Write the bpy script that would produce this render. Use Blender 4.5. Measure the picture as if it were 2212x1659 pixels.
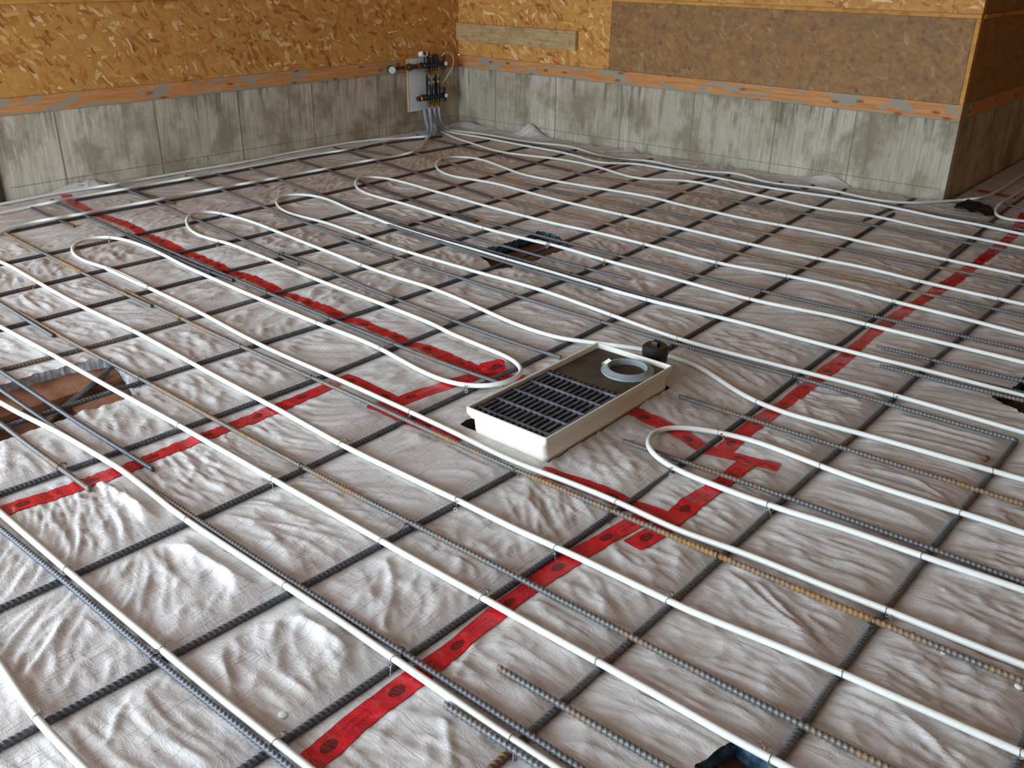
import bpy, bmesh, math, random
import numpy as np
from mathutils import Vector, Matrix

# ------------------------------------------------------------------ clear
for _o in list(bpy.data.objects):
    bpy.data.objects.remove(_o, do_unlink=True)
scene = bpy.context.scene
COL = scene.collection
rng = random.Random(7)

# ------------------------------------------------------------------ camera
IMG_W, IMG_H = 2212, 1659
F_PX, PITCH, ROLL, YAW = 1983.97, 0.4364097, 0.0145608, -0.6938058
cam_data = bpy.data.cameras.new('camera')
cam = bpy.data.objects.new('camera', cam_data)
COL.objects.link(cam)
cam_data.sensor_fit = 'HORIZONTAL'
cam_data.sensor_width = 36.0
cam_data.lens = F_PX / IMG_W * 36.0
cam_data.clip_start, cam_data.clip_end = 0.02, 200
_fw = Vector((math.sin(YAW) * math.cos(PITCH), math.cos(YAW) * math.cos(PITCH), -math.sin(PITCH)))
_r = Vector((math.cos(YAW), -math.sin(YAW), 0))
_u = _r.cross(_fw)
_r2 = _r * math.cos(ROLL) + _u * math.sin(ROLL)
_u2 = _u * math.cos(ROLL) - _r * math.sin(ROLL)
_m = Matrix((_r2, _u2, -_fw)).transposed().to_4x4()
_m.translation = (0, 0, 1.42)
cam.matrix_world = _m
scene.camera = cam

# ------------------------------------------------------------------ daylight
world = bpy.data.worlds.new('overcast_sky')
scene.world = world
world.use_nodes = True
_bg = world.node_tree.nodes['Background']
_bg.inputs['Color'].default_value = (0.70, 0.86, 1.0, 1)
_bg.inputs['Strength'].default_value = 6.0
# light portals standing in the two unseen openings of the shell (they give no light of their own)
def portal(name, loc, rot, sx, sy):
    ld = bpy.data.lights.new(name, 'AREA')
    ld.shape = 'RECTANGLE'
    ld.size, ld.size_y = sx, sy
    ld.cycles.is_portal = True
    lo = bpy.data.objects.new(name, ld)
    lo.location, lo.rotation_euler = loc, rot
    COL.objects.link(lo)
portal('portal_front_opening', (-3.25, -2.55, 1.25), (math.radians(90), 0, 0), 4.7, 2.5)
portal('portal_side_opening', (-5.98, -0.95, 1.0), (math.radians(90), 0, math.radians(-90)), 2.7, 2.0)

vs = scene.view_settings
vs.view_transform = 'Standard'
vs.look = 'None'
vs.exposure = 1.22
vs.gamma = 1.0
vs.use_curve_mapping = False
scene.cycles.max_bounces = 5
scene.cycles.diffuse_bounces = 4
scene.cycles.glossy_bounces = 3
scene.cycles.use_adaptive_sampling = True
scene.cycles.adaptive_threshold = 0.05
scene.cycles.use_denoising = True


# ------------------------------------------------------------------ helpers: objects
def tag(o, label=None, cat=None, group=None, kind=None):
    if label: o['label'] = label
    if cat: o['category'] = cat
    if group: o['group'] = group
    if kind: o['kind'] = kind
    return o

def link(name, me, mat=None, parent=None):
    o = bpy.data.objects.new(name, me)
    COL.objects.link(o)
    if mat is not None and me is not None:
        me.materials.append(mat)
    if parent is not None:
        o.parent = parent
        o.matrix_parent_inverse = parent.matrix_world.inverted()
    return o

def empty(name, loc=(0, 0, 0)):
    o = bpy.data.objects.new(name, None)
    o.empty_display_size = 0.05
    o.matrix_world = Matrix.Translation(loc)
    COL.objects.link(o)
    return o

def np_mesh(name, V, Q=None, T=None, smooth=True):
    """mesh from numpy verts, quads and triangles"""
    me = bpy.data.meshes.new(name)
    V = np.asarray(V, np.float32)
    Q = np.zeros((0, 4), np.int32) if Q is None else np.asarray(Q, np.int32)
    T = np.zeros((0, 3), np.int32) if T is None else np.asarray(T, np.int32)
    nl = Q.size + T.size
    me.vertices.add(len(V)); me.vertices.foreach_set('co', V.ravel())
    me.loops.add(nl); me.loops.foreach_set('vertex_index', np.concatenate([Q.ravel(), T.ravel()]).astype(np.int32))
    me.polygons.add(len(Q) + len(T))
    starts = np.concatenate([np.arange(len(Q)) * 4, Q.size + np.arange(len(T)) * 3]).astype(np.int32)
    me.polygons.foreach_set('loop_start', starts)
    me.polygons.foreach_set('use_smooth', np.full(len(Q) + len(T), smooth, bool))
    me.update(calc_edges=True)
    me.validate()
    return me

def resample(P, step):
    P = np.asarray(P, float)
    s = np.r_[0, np.cumsum(np.linalg.norm(np.diff(P, axis=0), axis=1))]
    n = max(2, int(round(s[-1] / step)) + 1)
    t = np.linspace(0, s[-1], n)
    return np.stack([np.interp(t, s, P[:, k]) for k in range(P.shape[1])], 1), t

def blur(P, it):
    P = P.copy()
    for _ in range(it):
        P[1:-1] = .25 * P[:-2] + .5 * P[1:-1] + .25 * P[2:]
    return P

def tube(P, rad, sides=8, slant=0.0, caps=True):
    """swept tube; rad per ring; slant shifts each ring's vertices along the axis (slanted rebar ribs)"""
    P = np.asarray(P, float)
    n = len(P)
    rad = np.broadcast_to(np.asarray(rad, float), (n,))
    T = np.gradient(P, axis=0); T /= np.linalg.norm(T, axis=1)[:, None] + 1e-12
    up = np.array([0, 0, 1.0])
    A = np.cross(T, up)
    bad = np.linalg.norm(A, axis=1) < 0.15
    A[bad] = np.cross(T[bad], np.array([1.0, 0, 0]))
    A /= np.linalg.norm(A, axis=1)[:, None]
    for i in range(1, n):
        if A[i] @ A[i - 1] < 0: A[i] = -A[i]
    B = np.cross(T, A)
    ph = np.arange(sides) / sides * 2 * math.pi
    V = P[:, None, :] + rad[:, None, None] * (np.cos(ph)[None, :, None] * A[:, None, :] + np.sin(ph)[None, :, None] * B[:, None, :])
    if slant:
        V = V + slant * np.cos(ph)[None, :, None] * T[:, None, :]
    V = V.reshape(-1, 3)
    i = np.arange(n - 1)[:, None] * sides
    j = np.arange(sides)[None, :]
    k = (j + 1) % sides
    Q = np.stack([i + j, i + k, i + sides + k, i + sides + j], -1).reshape(-1, 4)
    Tr = None
    if caps:
        V = np.vstack([V, P[0], P[-1]])
        a, b = n * sides, n * sides + 1
        j = np.arange(sides); k = (j + 1) % sides
        Tr = np.vstack([np.stack([np.full(sides, a), k, j], 1), np.stack([np.full(sides, b), (n - 1) * sides + j, (n - 1) * sides + k], 1)])
    return V, Q, Tr

class Geo:
    """collects simple solids into one mesh part"""
    def __init__(self): self.bm = bmesh.new()
    def box(self, x0, x1, y0, y1, z0, z1, bevel=0.0):
        r = bmesh.ops.create_cube(self.bm, size=1)
        vs = r['verts']
        for v in vs:
            v.co = Vector(((x0 + x1) / 2 + v.co.x * (x1 - x0), (y0 + y1) / 2 + v.co.y * (y1 - y0), (z0 + z1) / 2 + v.co.z * (z1 - z0)))
        if bevel:
            es = list({e for v in vs for e in v.link_edges})
            bmesh.ops.bevel(self.bm, geom=es, offset=bevel, segments=2, affect='EDGES', profile=.6)
        return self
    def cyl(self, a, b, r, r2=None, seg=16):
        a, b = Vector(a), Vector(b)
        d = b - a
        m = Matrix.Translation((a + b) / 2) @ d.to_track_quat('Z', 'Y').to_matrix().to_4x4()
        bmesh.ops.create_cone(self.bm, cap_ends=True, segments=seg, radius1=r, radius2=r if r2 is None else r2, depth=d.length, matrix=m)
        return self
    def lathe(self, a, axis, prof, seg=20, caps=True):
        """profile of (radius, height) about an axis starting at a"""
        a = Vector(a); q = Vector(axis).normalized().to_track_quat('Z', 'Y')
        rings = []
        for r, h in prof:
            rings.append([self.bm.verts.new(a + q @ Vector((r * math.cos(t), r * math.sin(t), h))) for t in [2 * math.pi * i / seg for i in range(seg)]])
        for A, B in zip(rings, rings[1:]):
            for i in range(seg):
                self.bm.faces.new((A[i], A[(i + 1) % seg], B[(i + 1) % seg], B[i]))
        if not caps: return self
        if prof[0][0] > 1e-5: self.bm.faces.new(list(reversed(rings[0])))
        if prof[-1][0] > 1e-5: self.bm.faces.new(rings[-1])
        return self
    def tube(self, P, r, sides=8):
        V, Q, T = tube(resample(P, .012)[0] if len(P) > 2 else P, r, sides)
        vs = [self.bm.verts.new(v) for v in V]
        for q in Q: self.bm.faces.new([vs[i] for i in q])
        for q in T: self.bm.faces.new([vs[i] for i in q])
        return self
    def build(self, name, mat, parent=None, smooth=True, angle=40):
        bmesh.ops.recalc_face_normals(self.bm, faces=self.bm.faces)
        me = bpy.data.meshes.new(name)
        self.bm.to_mesh(me); self.bm.free()
        if smooth:
            me.polygons.foreach_set('use_smooth', [True] * len(me.polygons))
            me.set_sharp_from_angle(angle=math.radians(angle))
        return link(name, me, mat, parent)

# ------------------------------------------------------------------ helpers: materials
class Nodes:
    def __init__(self, name, rough=.6, spec=.5, metal=0.0):
        self.m = bpy.data.materials.new(name); self.m.use_nodes = True
        self.t = self.m.node_tree
        self.b = self.t.nodes['Principled BSDF']
        self.b.inputs['Roughness'].default_value = rough
        self.b.inputs['Specular IOR Level'].default_value = spec
        self.b.inputs['Metallic'].default_value = metal
    def n(self, typ, **kw):
        nd = self.t.nodes.new(typ)
        for k, v in kw.items():
            if hasattr(nd, k) and not k[0].isupper(): setattr(nd, k, v)
        return nd
    def set(self, sock, v):
        if isinstance(v, bpy.types.NodeSocket): self.t.links.new(v, sock)
        elif hasattr(sock.default_value, '__len__') and not hasattr(v, '__len__'): sock.default_value = [v] * len(sock.default_value)
        elif hasattr(sock.default_value, '__len__') and len(sock.default_value) == 4 and len(v) == 3: sock.default_value = (*v, 1)
        else: sock.default_value = v
    def math(self, op, a, b=0.0, c=0.0, clamp=False):
        nd = self.n('ShaderNodeMath', operation=op); nd.use_clamp = clamp
        self.set(nd.inputs[0], a); self.set(nd.inputs[1], b); self.set(nd.inputs[2], c)
        return nd.outputs[0]
    def pos(self): return self.n('ShaderNodeNewGeometry').outputs['Position']
    def obj(self): return self.n('ShaderNodeTexCoord').outputs['Object']
    def sep(self, v):
        s = self.n('ShaderNodeSeparateXYZ'); self.set(s.inputs[0], v); return s.outputs
    def comb(self, x, y, z=0.0):
        s = self.n('ShaderNodeCombineXYZ')
        for i, v in enumerate((x, y, z)): self.set(s.inputs[i], v)
        return s.outputs[0]
    def mapping(self, v, scale=(1, 1, 1), rot=(0, 0, 0), loc=(0, 0, 0)):
        s = self.n('ShaderNodeMapping'); self.set(s.inputs['Vector'], v)
        s.inputs['Scale'].default_value = scale; s.inputs['Rotation'].default_value = rot; s.inputs['Location'].default_value = loc
        return s.outputs[0]
    def noise(self, v, scale, detail=3.0, rough=.55, dist=0.0, out='Fac'):
        s = self.n('ShaderNodeTexNoise'); self.set(s.inputs['Vector'], v)
        s.inputs['Scale'].default_value = scale; s.inputs['Detail'].default_value = detail
        s.inputs['Roughness'].default_value = rough; s.inputs['Distortion'].default_value = dist
        return s.outputs[out]
    def noise_warp(self, v, amt=.06, sc=9):
        w = self.n('ShaderNodeVectorMath', operation='MULTIPLY_ADD')
        self.set(w.inputs[0], self.noise(v, sc, 2, out='Color')); w.inputs[1].default_value = (amt, amt, amt); self.set(w.inputs[2], v)
        return w.outputs[0]
    def voro(self, v, scale=1.0, dim='3D', feature='F1', rnd=1.0):
        s = self.n('ShaderNodeTexVoronoi'); s.voronoi_dimensions = dim; s.feature = feature
        self.set(s.inputs['Vector'], v); s.inputs['Scale'].default_value = scale; s.inputs['Randomness'].default_value = rnd
        return s.outputs
    def ramp(self, f, stops, interp='LINEAR'):
        s = self.n('ShaderNodeValToRGB'); self.set(s.inputs[0], f)
        cr = s.color_ramp; cr.interpolation = interp
        while len(cr.elements) < len(stops): cr.elements.new(.5)
        for e, (p, c) in zip(cr.elements, stops):
            e.position = p; e.color = (*c, 1) if len(c) == 3 else c
        return s.outputs[0]
    def mr(self, f, a, b, c=0.0, d=1.0):
        s = self.n('ShaderNodeMapRange'); s.clamp = True
        for i, v in enumerate((f, a, b, c, d)): self.set(s.inputs[i], v)
        return s.outputs[0]
    def mix(self, f, a, b, mode='MIX'):
        s = self.n('ShaderNodeMix'); s.data_type = 'RGBA'; s.blend_type = mode; s.clamp_factor = True
        self.set(s.inputs[0], f); self.set(s.inputs[6], a); self.set(s.inputs[7], b)
        return s.outputs[2]
    def bump(self, h, strength=.3, dist=.002, prev=None):
        s = self.n('ShaderNodeBump'); self.set(s.inputs['Height'], h)
        s.inputs['Strength'].default_value = strength; s.inputs['Distance'].default_value = dist
        if prev is not None: self.set(s.inputs['Normal'], prev)
        return s.outputs[0]
    def done(self, color=None, rough=None, normal=None, metal=None):
        if color is not None: self.set(self.b.inputs['Base Color'], color)
        if rough is not None: self.set(self.b.inputs['Roughness'], rough)
        if normal is not None: self.set(self.b.inputs['Normal'], normal)
        if metal is not None: self.set(self.b.inputs['Metallic'], metal)
        return self.m

def lin(r, g, b):
    f = lambda c: (c / 255) / 12.92 if c / 255 <= .04045 else ((c / 255 + .055) / 1.055) ** 2.4
    return (f(r), f(g), f(b))

def plain(name, rgb, rough=.5, spec=.5, metal=0.0, var=.12, scale=40):
    N = Nodes(name, rough, spec, metal)
    c = lin(*rgb)
    f = N.noise(N.obj(), scale, 3)
    col = N.mix(f, tuple(v * (1 - var) for v in c), tuple(min(1, v * (1 + var)) for v in c))
    return N.done(col)

def mat_tarp():
    N = Nodes('woven_insulation_tarp', .45, .45, .06)
    p = N.pos()
    big = N.noise(p, 1.7, 4)
    mid = N.noise(p, 9, 4, .6)
    col = N.mix(N.mr(big, .35, .65), lin(207, 200, 196), lin(216, 211, 208))
    col = N.mix(N.mr(mid, .46, .70, 0, .55), col, lin(184, 169, 154))            # dust
    col = N.mix(N.mr(N.noise(p, 3.3, 5, .65), .52, .7, 0, .4), col, lin(178, 170, 164))
    # black scrim threads woven in, broken and wavy
    w = N.noise(p, 2.2, 2, out='Color')
    warp = N.n('ShaderNodeVectorMath', operation='MULTIPLY_ADD')
    N.set(warp.inputs[0], w); warp.inputs[1].default_value = (.04, .04, 0); N.set(warp.inputs[2], p)
    warp2 = N.n('ShaderNodeVectorMath', operation='MULTIPLY_ADD')
    N.set(warp2.inputs[0], N.noise(p, 20, 3, .6, out='Color')); warp2.inputs[1].default_value = (.011, .011, 0); N.set(warp2.inputs[2], warp.outputs[0])
    x, y, z = N.sep(warp2.outputs[0])
    def threads(c, pitch, wid, off, sc):
        fr = N.math('FRACT', N.math('MULTIPLY', c, 1 / pitch))
        d = N.math('ABSOLUTE', N.math('SUBTRACT', fr, .5))
        ln = N.mr(d, wid / pitch, wid / pitch * .35)
        br = N.mr(N.noise(N.mapping(p, scale=sc, loc=(off, off, 0)), 1, 3, .7), .5, .58)
        return N.math('MULTIPLY', ln, br)
    px = N.sep(p)[0]
    right = N.mr(N.math('ADD', px, N.math('MULTIPLY', N.noise(p, .8, 1), .8)), -.9, -.5)      # the right hand sheet lies turned a quarter
    tx = N.math('MULTIPLY', threads(x, .0125, .0010, 3, (70, 9, 1)), N.math('SUBTRACT', .85, N.math('MULTIPLY', right, .72)))
    ty = N.math('MULTIPLY', threads(y, .0145, .0009, 9, (9, 70, 1)), N.math('ADD', .25, N.math('MULTIPLY', right, .55)))
    col = N.mix(N.math('MULTIPLY', N.math('MAXIMUM', tx, ty), .85), col, lin(58, 57, 64))
    # fine crumple and weave relief
    cr = N.noise(N.mapping(p, scale=(1.0, 2.2, 1)), 15, 5, .66, .5)
    rid = N.math('ABSOLUTE', N.math('SUBTRACT', cr, .5))
    wv = N.math('ADD', N.math('SINE', N.math('MULTIPLY', x, 1700)), N.math('SINE', N.math('MULTIPLY', y, 1700)))
    b1 = N.bump(rid, .36, .012)
    b2 = N.bump(N.noise(p, 120, 3, .6), .12, .003, b1)
    b3 = N.bump(wv, .10, .0006, b2)
    rough = N.mr(N.noise(p, 14, 3), .3, .7, .38, .58)
    return N.done(col, rough, b3)

def mat_osb(name, tone=1.0, weather=0.0, seed=0.0):
    N = Nodes(name, .62, .3)
    x, y, z = N.sep(N.pos())
    base = N.comb(N.math('ADD', N.math('ADD', x, y), seed), z)
    wob = N.noise(base, 12, 2, out='Color')
    wv = N.n('ShaderNodeVectorMath', operation='MULTIPLY_ADD')
    N.set(wv.inputs[0], wob); wv.inputs[1].default_value = (.035, .035, 0); N.set(wv.inputs[2], base)
    wv = wv.outputs[0]
    t = lambda r, g, b: tuple(v * tone for v in lin(r, g, b))
    stops = [(0, t(150, 90, 42)), (.09, t(178, 114, 54)), (.28, t(196, 140, 72)), (.6, t(206, 152, 82)), (.86, t(192, 132, 66)), (.92, t(216, 170, 102)), (1, t(234, 206, 156))]
    f = N.noise(base, 30, 3)
    col = N.ramp(f, [(.3, t(184, 122, 58)), (.7, t(204, 150, 78))])
    for i, (ang, L, Wd, th) in enumerate(((.35, 10, 30, .3), (1.9, 9, 28, .42), (2.7, 11, 36, .52), (1.25, 13, 46, .6), (.1, 12, 42, .66), (.8, 18, 64, .74))):
        rv = N.mapping(wv, rot=(0, 0, ang), loc=(i * 3.3, i * 1.7, 0))
        v = N.voro(N.mapping(rv, scale=(L, Wd, 1)), 1.0, '2D')
        cs = N.n('ShaderNodeSeparateColor'); N.set(cs.inputs[0], v['Color'])
        flake = N.ramp(cs.outputs[0], stops)
        grain = N.noise(N.mapping(rv, scale=(L * 2, Wd * 8, 1)), 1, 2)
        flake = N.mix(N.mr(grain, .4, .8, 0, .25), flake, t(150, 98, 50))
        use = N.mr(cs.outputs[1], th, th + .02)
        col = N.mix(use, col, flake)
    if weather:
        m = N.noise(base, 7, 6, .7)
        wc = N.ramp(N.noise(base, 24, 6, .72), [(.3, lin(112, 84, 56)), (.5, lin(134, 102, 68)), (.72, lin(160, 126, 84))])
        col = N.mix(N.mr(m, .36, .66, weather, .62 * weather), col, wc)
        spots = N.voro(base, 5.5, '2D')
        col = N.mix(N.mr(spots['Distance'], .10, .06, 0, .35), col, lin(78, 64, 44))
    # green stud marks printed on the sheet
    s = N.math('ADD', N.math('ADD', x, y), N.math('MULTIPLY', N.noise(base, 3, 1), .012))
    fr = N.math('ABSOLUTE', N.math('SUBTRACT', N.math('FRACT', N.math('MULTIPLY', s, 1 / .31)), .5))
    lines = N.mr(fr, .009, .003, 0, .55 if not weather else .3)
    lines = N.math('MULTIPLY', lines, N.mr(N.noise(base, 14, 2), .4, .55))
    col = N.mix(lines, col, lin(96, 112, 60))
    return N.done(col, N.mr(N.noise(base, 40), .3, .7, .5, .75), N.bump(N.noise(wv, 60, 4, .7), .25, .002))

def mat_concrete():
    N = Nodes('cast_concrete', .85, .25)
    p = N.pos()
    x, y, z = N.sep(p)
    s = N.math('ADD', x, y)
    st = N.noise(N.comb(N.math('MULTIPLY', s, 42), N.math('MULTIPLY', z, 3.0)), 1, 5, .65)
    big = N.noise(N.comb(N.math('MULTIPLY', s, 3.0), N.math('MULTIPLY', z, 2.4)), 1, 5, .62)
    # every poured form panel took a tone of its own
    pan = N.n('ShaderNodeTexWhiteNoise'); pan.noise_dimensions = '1D'
    N.set(pan.inputs['W'], N.math('FLOOR', N.math('MULTIPLY', N.math('ADD', s, .11), 1 / .325)))
    col = N.ramp(st, [(.28, lin(162, 152, 134)), (.5, lin(191, 180, 162)), (.72, lin(211, 203, 189))])
    col = N.mix(N.mr(pan.outputs['Value'], .1, .9, 0, .45), col, lin(150, 141, 118))
    col = N.mix(N.mr(big, .47, .60, 0, .75), col, lin(132, 123, 97))
    drip = N.noise(N.comb(N.math('MULTIPLY', s, 16), N.math('MULTIPLY', z, 1.1)), 1, 4, .7)
    top = N.mr(z, .12, .52, .1, .75)
    col = N.mix(N.math('MULTIPLY', N.mr(drip, .53, .63), top), col, lin(104, 96, 75))
    wsh = N.noise(N.comb(N.math('MULTIPLY', s, 120), N.math('MULTIPLY', z, 5)), 1, 3, .6)
    col = N.mix(N.math('MULTIPLY', N.mr(wsh, .54, .68, 0, .7), N.mr(N.noise(p, 3), .45, .6)), col, lin(206, 202, 190))
    v = N.voro(N.mapping(N.noise_warp(p), scale=(1, 1, .6)), 27)
    cs = N.n('ShaderNodeSeparateColor'); N.set(cs.inputs[0], v['Color'])
    hole = N.math('MULTIPLY', N.mr(v['Distance'], N.math('ADD', N.math('MULTIPLY', cs.outputs[2], .14), .05), .01), N.mr(cs.outputs[0], .74, .77))
    col = N.mix(N.math('MULTIPLY', hole, .75), col, lin(82, 78, 64))
    v2 = N.voro(N.mapping(N.noise_warp(p, .03, 14), scale=(1, 1, .42)), 8.5)
    cs2 = N.n('ShaderNodeSeparateColor'); N.set(cs2.inputs[0], v2['Color'])
    blot = N.math('MULTIPLY', N.mr(v2['Distance'], .24, .02), N.mr(cs2.outputs[1], .5, .54))
    col = N.mix(N.math('MULTIPLY', blot, .45), col, lin(100, 96, 78))
    h = N.math('SUBTRACT', N.math('MULTIPLY', N.noise(p, 90, 5, .7), .3), N.math('MULTIPLY', hole, .8))
    return N.done(col, None, N.bump(h, .35, .004))

def mat_sill():
    N = Nodes('smeared_sill_wood', .7, .3)
    x, y, z = N.sep(N.pos())
    s = N.math('ADD', x, y)
    gr = N.noise(N.comb(N.math('MULTIPLY', s, 3), N.math('MULTIPLY', z, 60)), 1, 4, .6)
    col = N.ramp(gr, [(.3, lin(178, 118, 66)), (.55, lin(202, 140, 84)), (.75, lin(216, 160, 104))])
    ce = N.noise(N.comb(N.math('MULTIPLY', s, 4.5), N.math('MULTIPLY', z, 13)), 1, 4, .55, .6)
    col = N.mix(N.mr(ce, .53, .57), col, lin(158, 150, 132))
    low = N.mr(N.math('ADD', z, N.math('MULTIPLY', N.noise(N.comb(s, 0), 3, 3), .05)), .553, .545)
    col = N.mix(low, col, lin(150, 144, 126))
    kn = N.voro(N.comb(N.math('MULTIPLY', s, 3.3), N.math('MULTIPLY', z, 9)), 1.0, '2D')
    col = N.mix(N.mr(kn['Distance'], .12, .06, 0, .8), col, lin(140, 70, 36))
    return N.done(col, None, N.bump(ce, .3, .004))

def mat_wood(name, a, b, along=(3, 3, 60)):
    N = Nodes(name, .7, .3)
    g = N.noise(N.mapping(N.pos(), scale=along), 1, 5, .65, .4)
    col = N.ramp(g, [(.3, lin(*a)), (.7, lin(*b))])
    col = N.mix(N.mr(N.noise(N.pos(), 11, 4), .5, .66, 0, .6), col, tuple(v * .62 for v in lin(*a)))
    return N.done(col, None, N.bump(g, .3, .003))

def mat_rebar(name, rust, steel=(110, 111, 112), rustc=(148, 106, 60)):
    N = Nodes(name, .55, .5)
    info = N.n('ShaderNodeObjectInfo').outputs['Random']
    p = N.n('ShaderNodeVectorMath', operation='ADD')
    N.set(p.inputs[0], N.pos()); N.set(p.inputs[1], N.comb(N.math('MULTIPLY', info, 31), N.math('MULTIPLY', info, 17)))
    p = p.outputs[0]
    a = N.noise(p, 2.6, 4, .6)
    b = N.noise(p, 160, 3, .6)
    c_ = N.noise(p, 30, 3, .6)
    f = N.math('ADD', N.math('MULTIPLY', a, .65), N.math('ADD', N.math('MULTIPLY', b, .2), N.math('MULTIPLY', c_, .2)))
    fac = N.mr(f, .66 - rust * .3, .80 - rust * .3, 0, .92)
    rc = N.mix(N.mr(N.noise(p, 60, 3), .35, .65), tuple(v * .62 for v in lin(*rustc)), lin(*rustc))
    sc = N.mix(N.noise(p, 24, 3), tuple(v * .7 for v in lin(*steel)), lin(*steel))
    col = N.mix(fac, sc, rc)
    met = N.math('SUBTRACT', .25, N.math('MULTIPLY', fac, .25))
    return N.done(col, N.mr(fac, 0, 1, .42, .85), N.bump(b, .3, .001), met)

def mat_pex():
    N = Nodes('white_pex', .3, .5)
    p = N.pos()
    col = N.mix(N.mr(N.noise(p, 6, 3), .45, .7, 0, .4), lin(226, 226, 219), lin(212, 206, 190))
    N.b.inputs['Subsurface Weight'].default_value = .0
    col = N.mix(N.mr(N.noise(p, 220, 2), .62, .7, 0, .25), col, lin(170, 160, 140))
    return N.done(col, N.mr(N.noise(p, 20), .3, .7, .25, .42))

def mat_tape():
    """red sheathing tape: printed ovals and bars repeat along the strip (uv u in metres, v across)"""
    N = Nodes('red_sheathing_tape', .3, .5)
    uv = N.n('ShaderNodeUVMap').outputs[0]
    u, v, _ = N.sep(uv)
    p = N.pos()
    fr = N.math('FRACT', N.math('MULTIPLY', u, 1 / .19))
    ux = N.math('MULTIPLY', N.math('SUBTRACT', fr, .32), .19)
    vy = N.math('MULTIPLY', N.math('SUBTRACT', v, .5), .058)
    el = N.math('ADD', N.math('POWER', N.math('DIVIDE', N.math('ABSOLUTE', ux), .021), 2), N.math('POWER', N.math('DIVIDE', N.math('ABSOLUTE', vy), .0135), 2))
    oval = N.mr(el, 1.05, .95)
    # lighter strokes of the emblem inside the oval
    stroke = N.mr(N.math('ABSOLUTE', N.math('SUBTRACT', N.math('FRACT', N.math('ADD', N.math('MULTIPLY', ux, 95), N.math('MULTIPLY', vy, 40))), .5)), .14, .1)
    inner = N.math('MULTIPLY', stroke, N.mr(el, .6, .5))
    oval = N.math('SUBTRACT', oval, N.math('MULTIPLY', inner, .6))
    bx = N.math('MULTIPLY', N.math('SUBTRACT', fr, .74), .19)
    bar = N.math('MULTIPLY', N.mr(N.math('ABSOLUTE', bx), .036, .034), N.mr(N.math('ABSOLUTE', N.math('SUBTRACT', N.math('ABSOLUTE', vy), .008)), .0035, .0028))
    txt = N.mr(N.noise(N.comb(N.math('MULTIPLY', u, 260), N.math('MULTIPLY', v, 8)), 1, 1), .45, .52)
    ink = N.math('MAXIMUM', oval, N.math('MULTIPLY', N.math('MULTIPLY', bar, txt), .8))
    ink = N.math('MULTIPLY', ink, .85)
    red = N.mix(N.mr(N.noise(p, 18, 4), .4, .66), lin(206, 26, 36), lin(178, 22, 34))
    red = N.mix(N.mr(N.noise(p, 40, 3), .58, .7, 0, .5), red, lin(192, 84, 78))
    col = N.mix(ink, red, lin(58, 14, 18))
    cr = N.noise(N.mapping(p, scale=(1, 2, 1)), 40, 4, .6, .5)
    return N.done(col, N.mr(N.noise(p, 30), .3, .7, .22, .42), N.bump(cr, .35, .008))

def mat_fibre(name, rgb, rough=.35):
    N = Nodes(name, rough, .4)
    p = N.pos()
    sp = N.noise(p, 380, 2)
    col = N.mix(N.mr(sp, .56, .68, 0, .5), lin(*rgb), tuple(v * .72 for v in lin(*rgb)))
    return N.done(col, None, N.bump(N.noise(p, 130, 4), .3, .0015))

def mat_soil(name, a, b):
    N = Nodes(name, .8, .3)
    p = N.pos()
    f = N.noise(p, 9, 5, .6)
    col = N.ramp(f, [(.3, lin(*a)), (.55, lin(*b)), (.75, tuple(v * 1.25 for v in lin(*b)))])
    return N.done(col, None, N.bump(N.noise(p, 30, 6, .7), .6, .01))

def mat_foam(name, a, b):
    N = Nodes(name, .7, .3)
    f = N.noise(N.mapping(N.pos(), scale=(40, 40, 40)), 1, 3, .7)
    return N.done(N.mix(N.mr(f, .4, .62), lin(*a), lin(*b)), None, N.bump(f, .4, .004))

def mat_grate():
    N = Nodes('galvanised_grate', .5, .5, .15)
    p = N.pos()
    col = N.mix(N.mr(N.noise(p, 26, 4), .4, .62), lin(104, 108, 116), lin(70, 72, 80))
    col = N.mix(N.mr(N.noise(p, 60, 3), .6, .7, 0, .6), col, lin(112, 90, 66))
    return N.done(col, None, N.bump(N.noise(p, 200), .2, .001))

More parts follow.
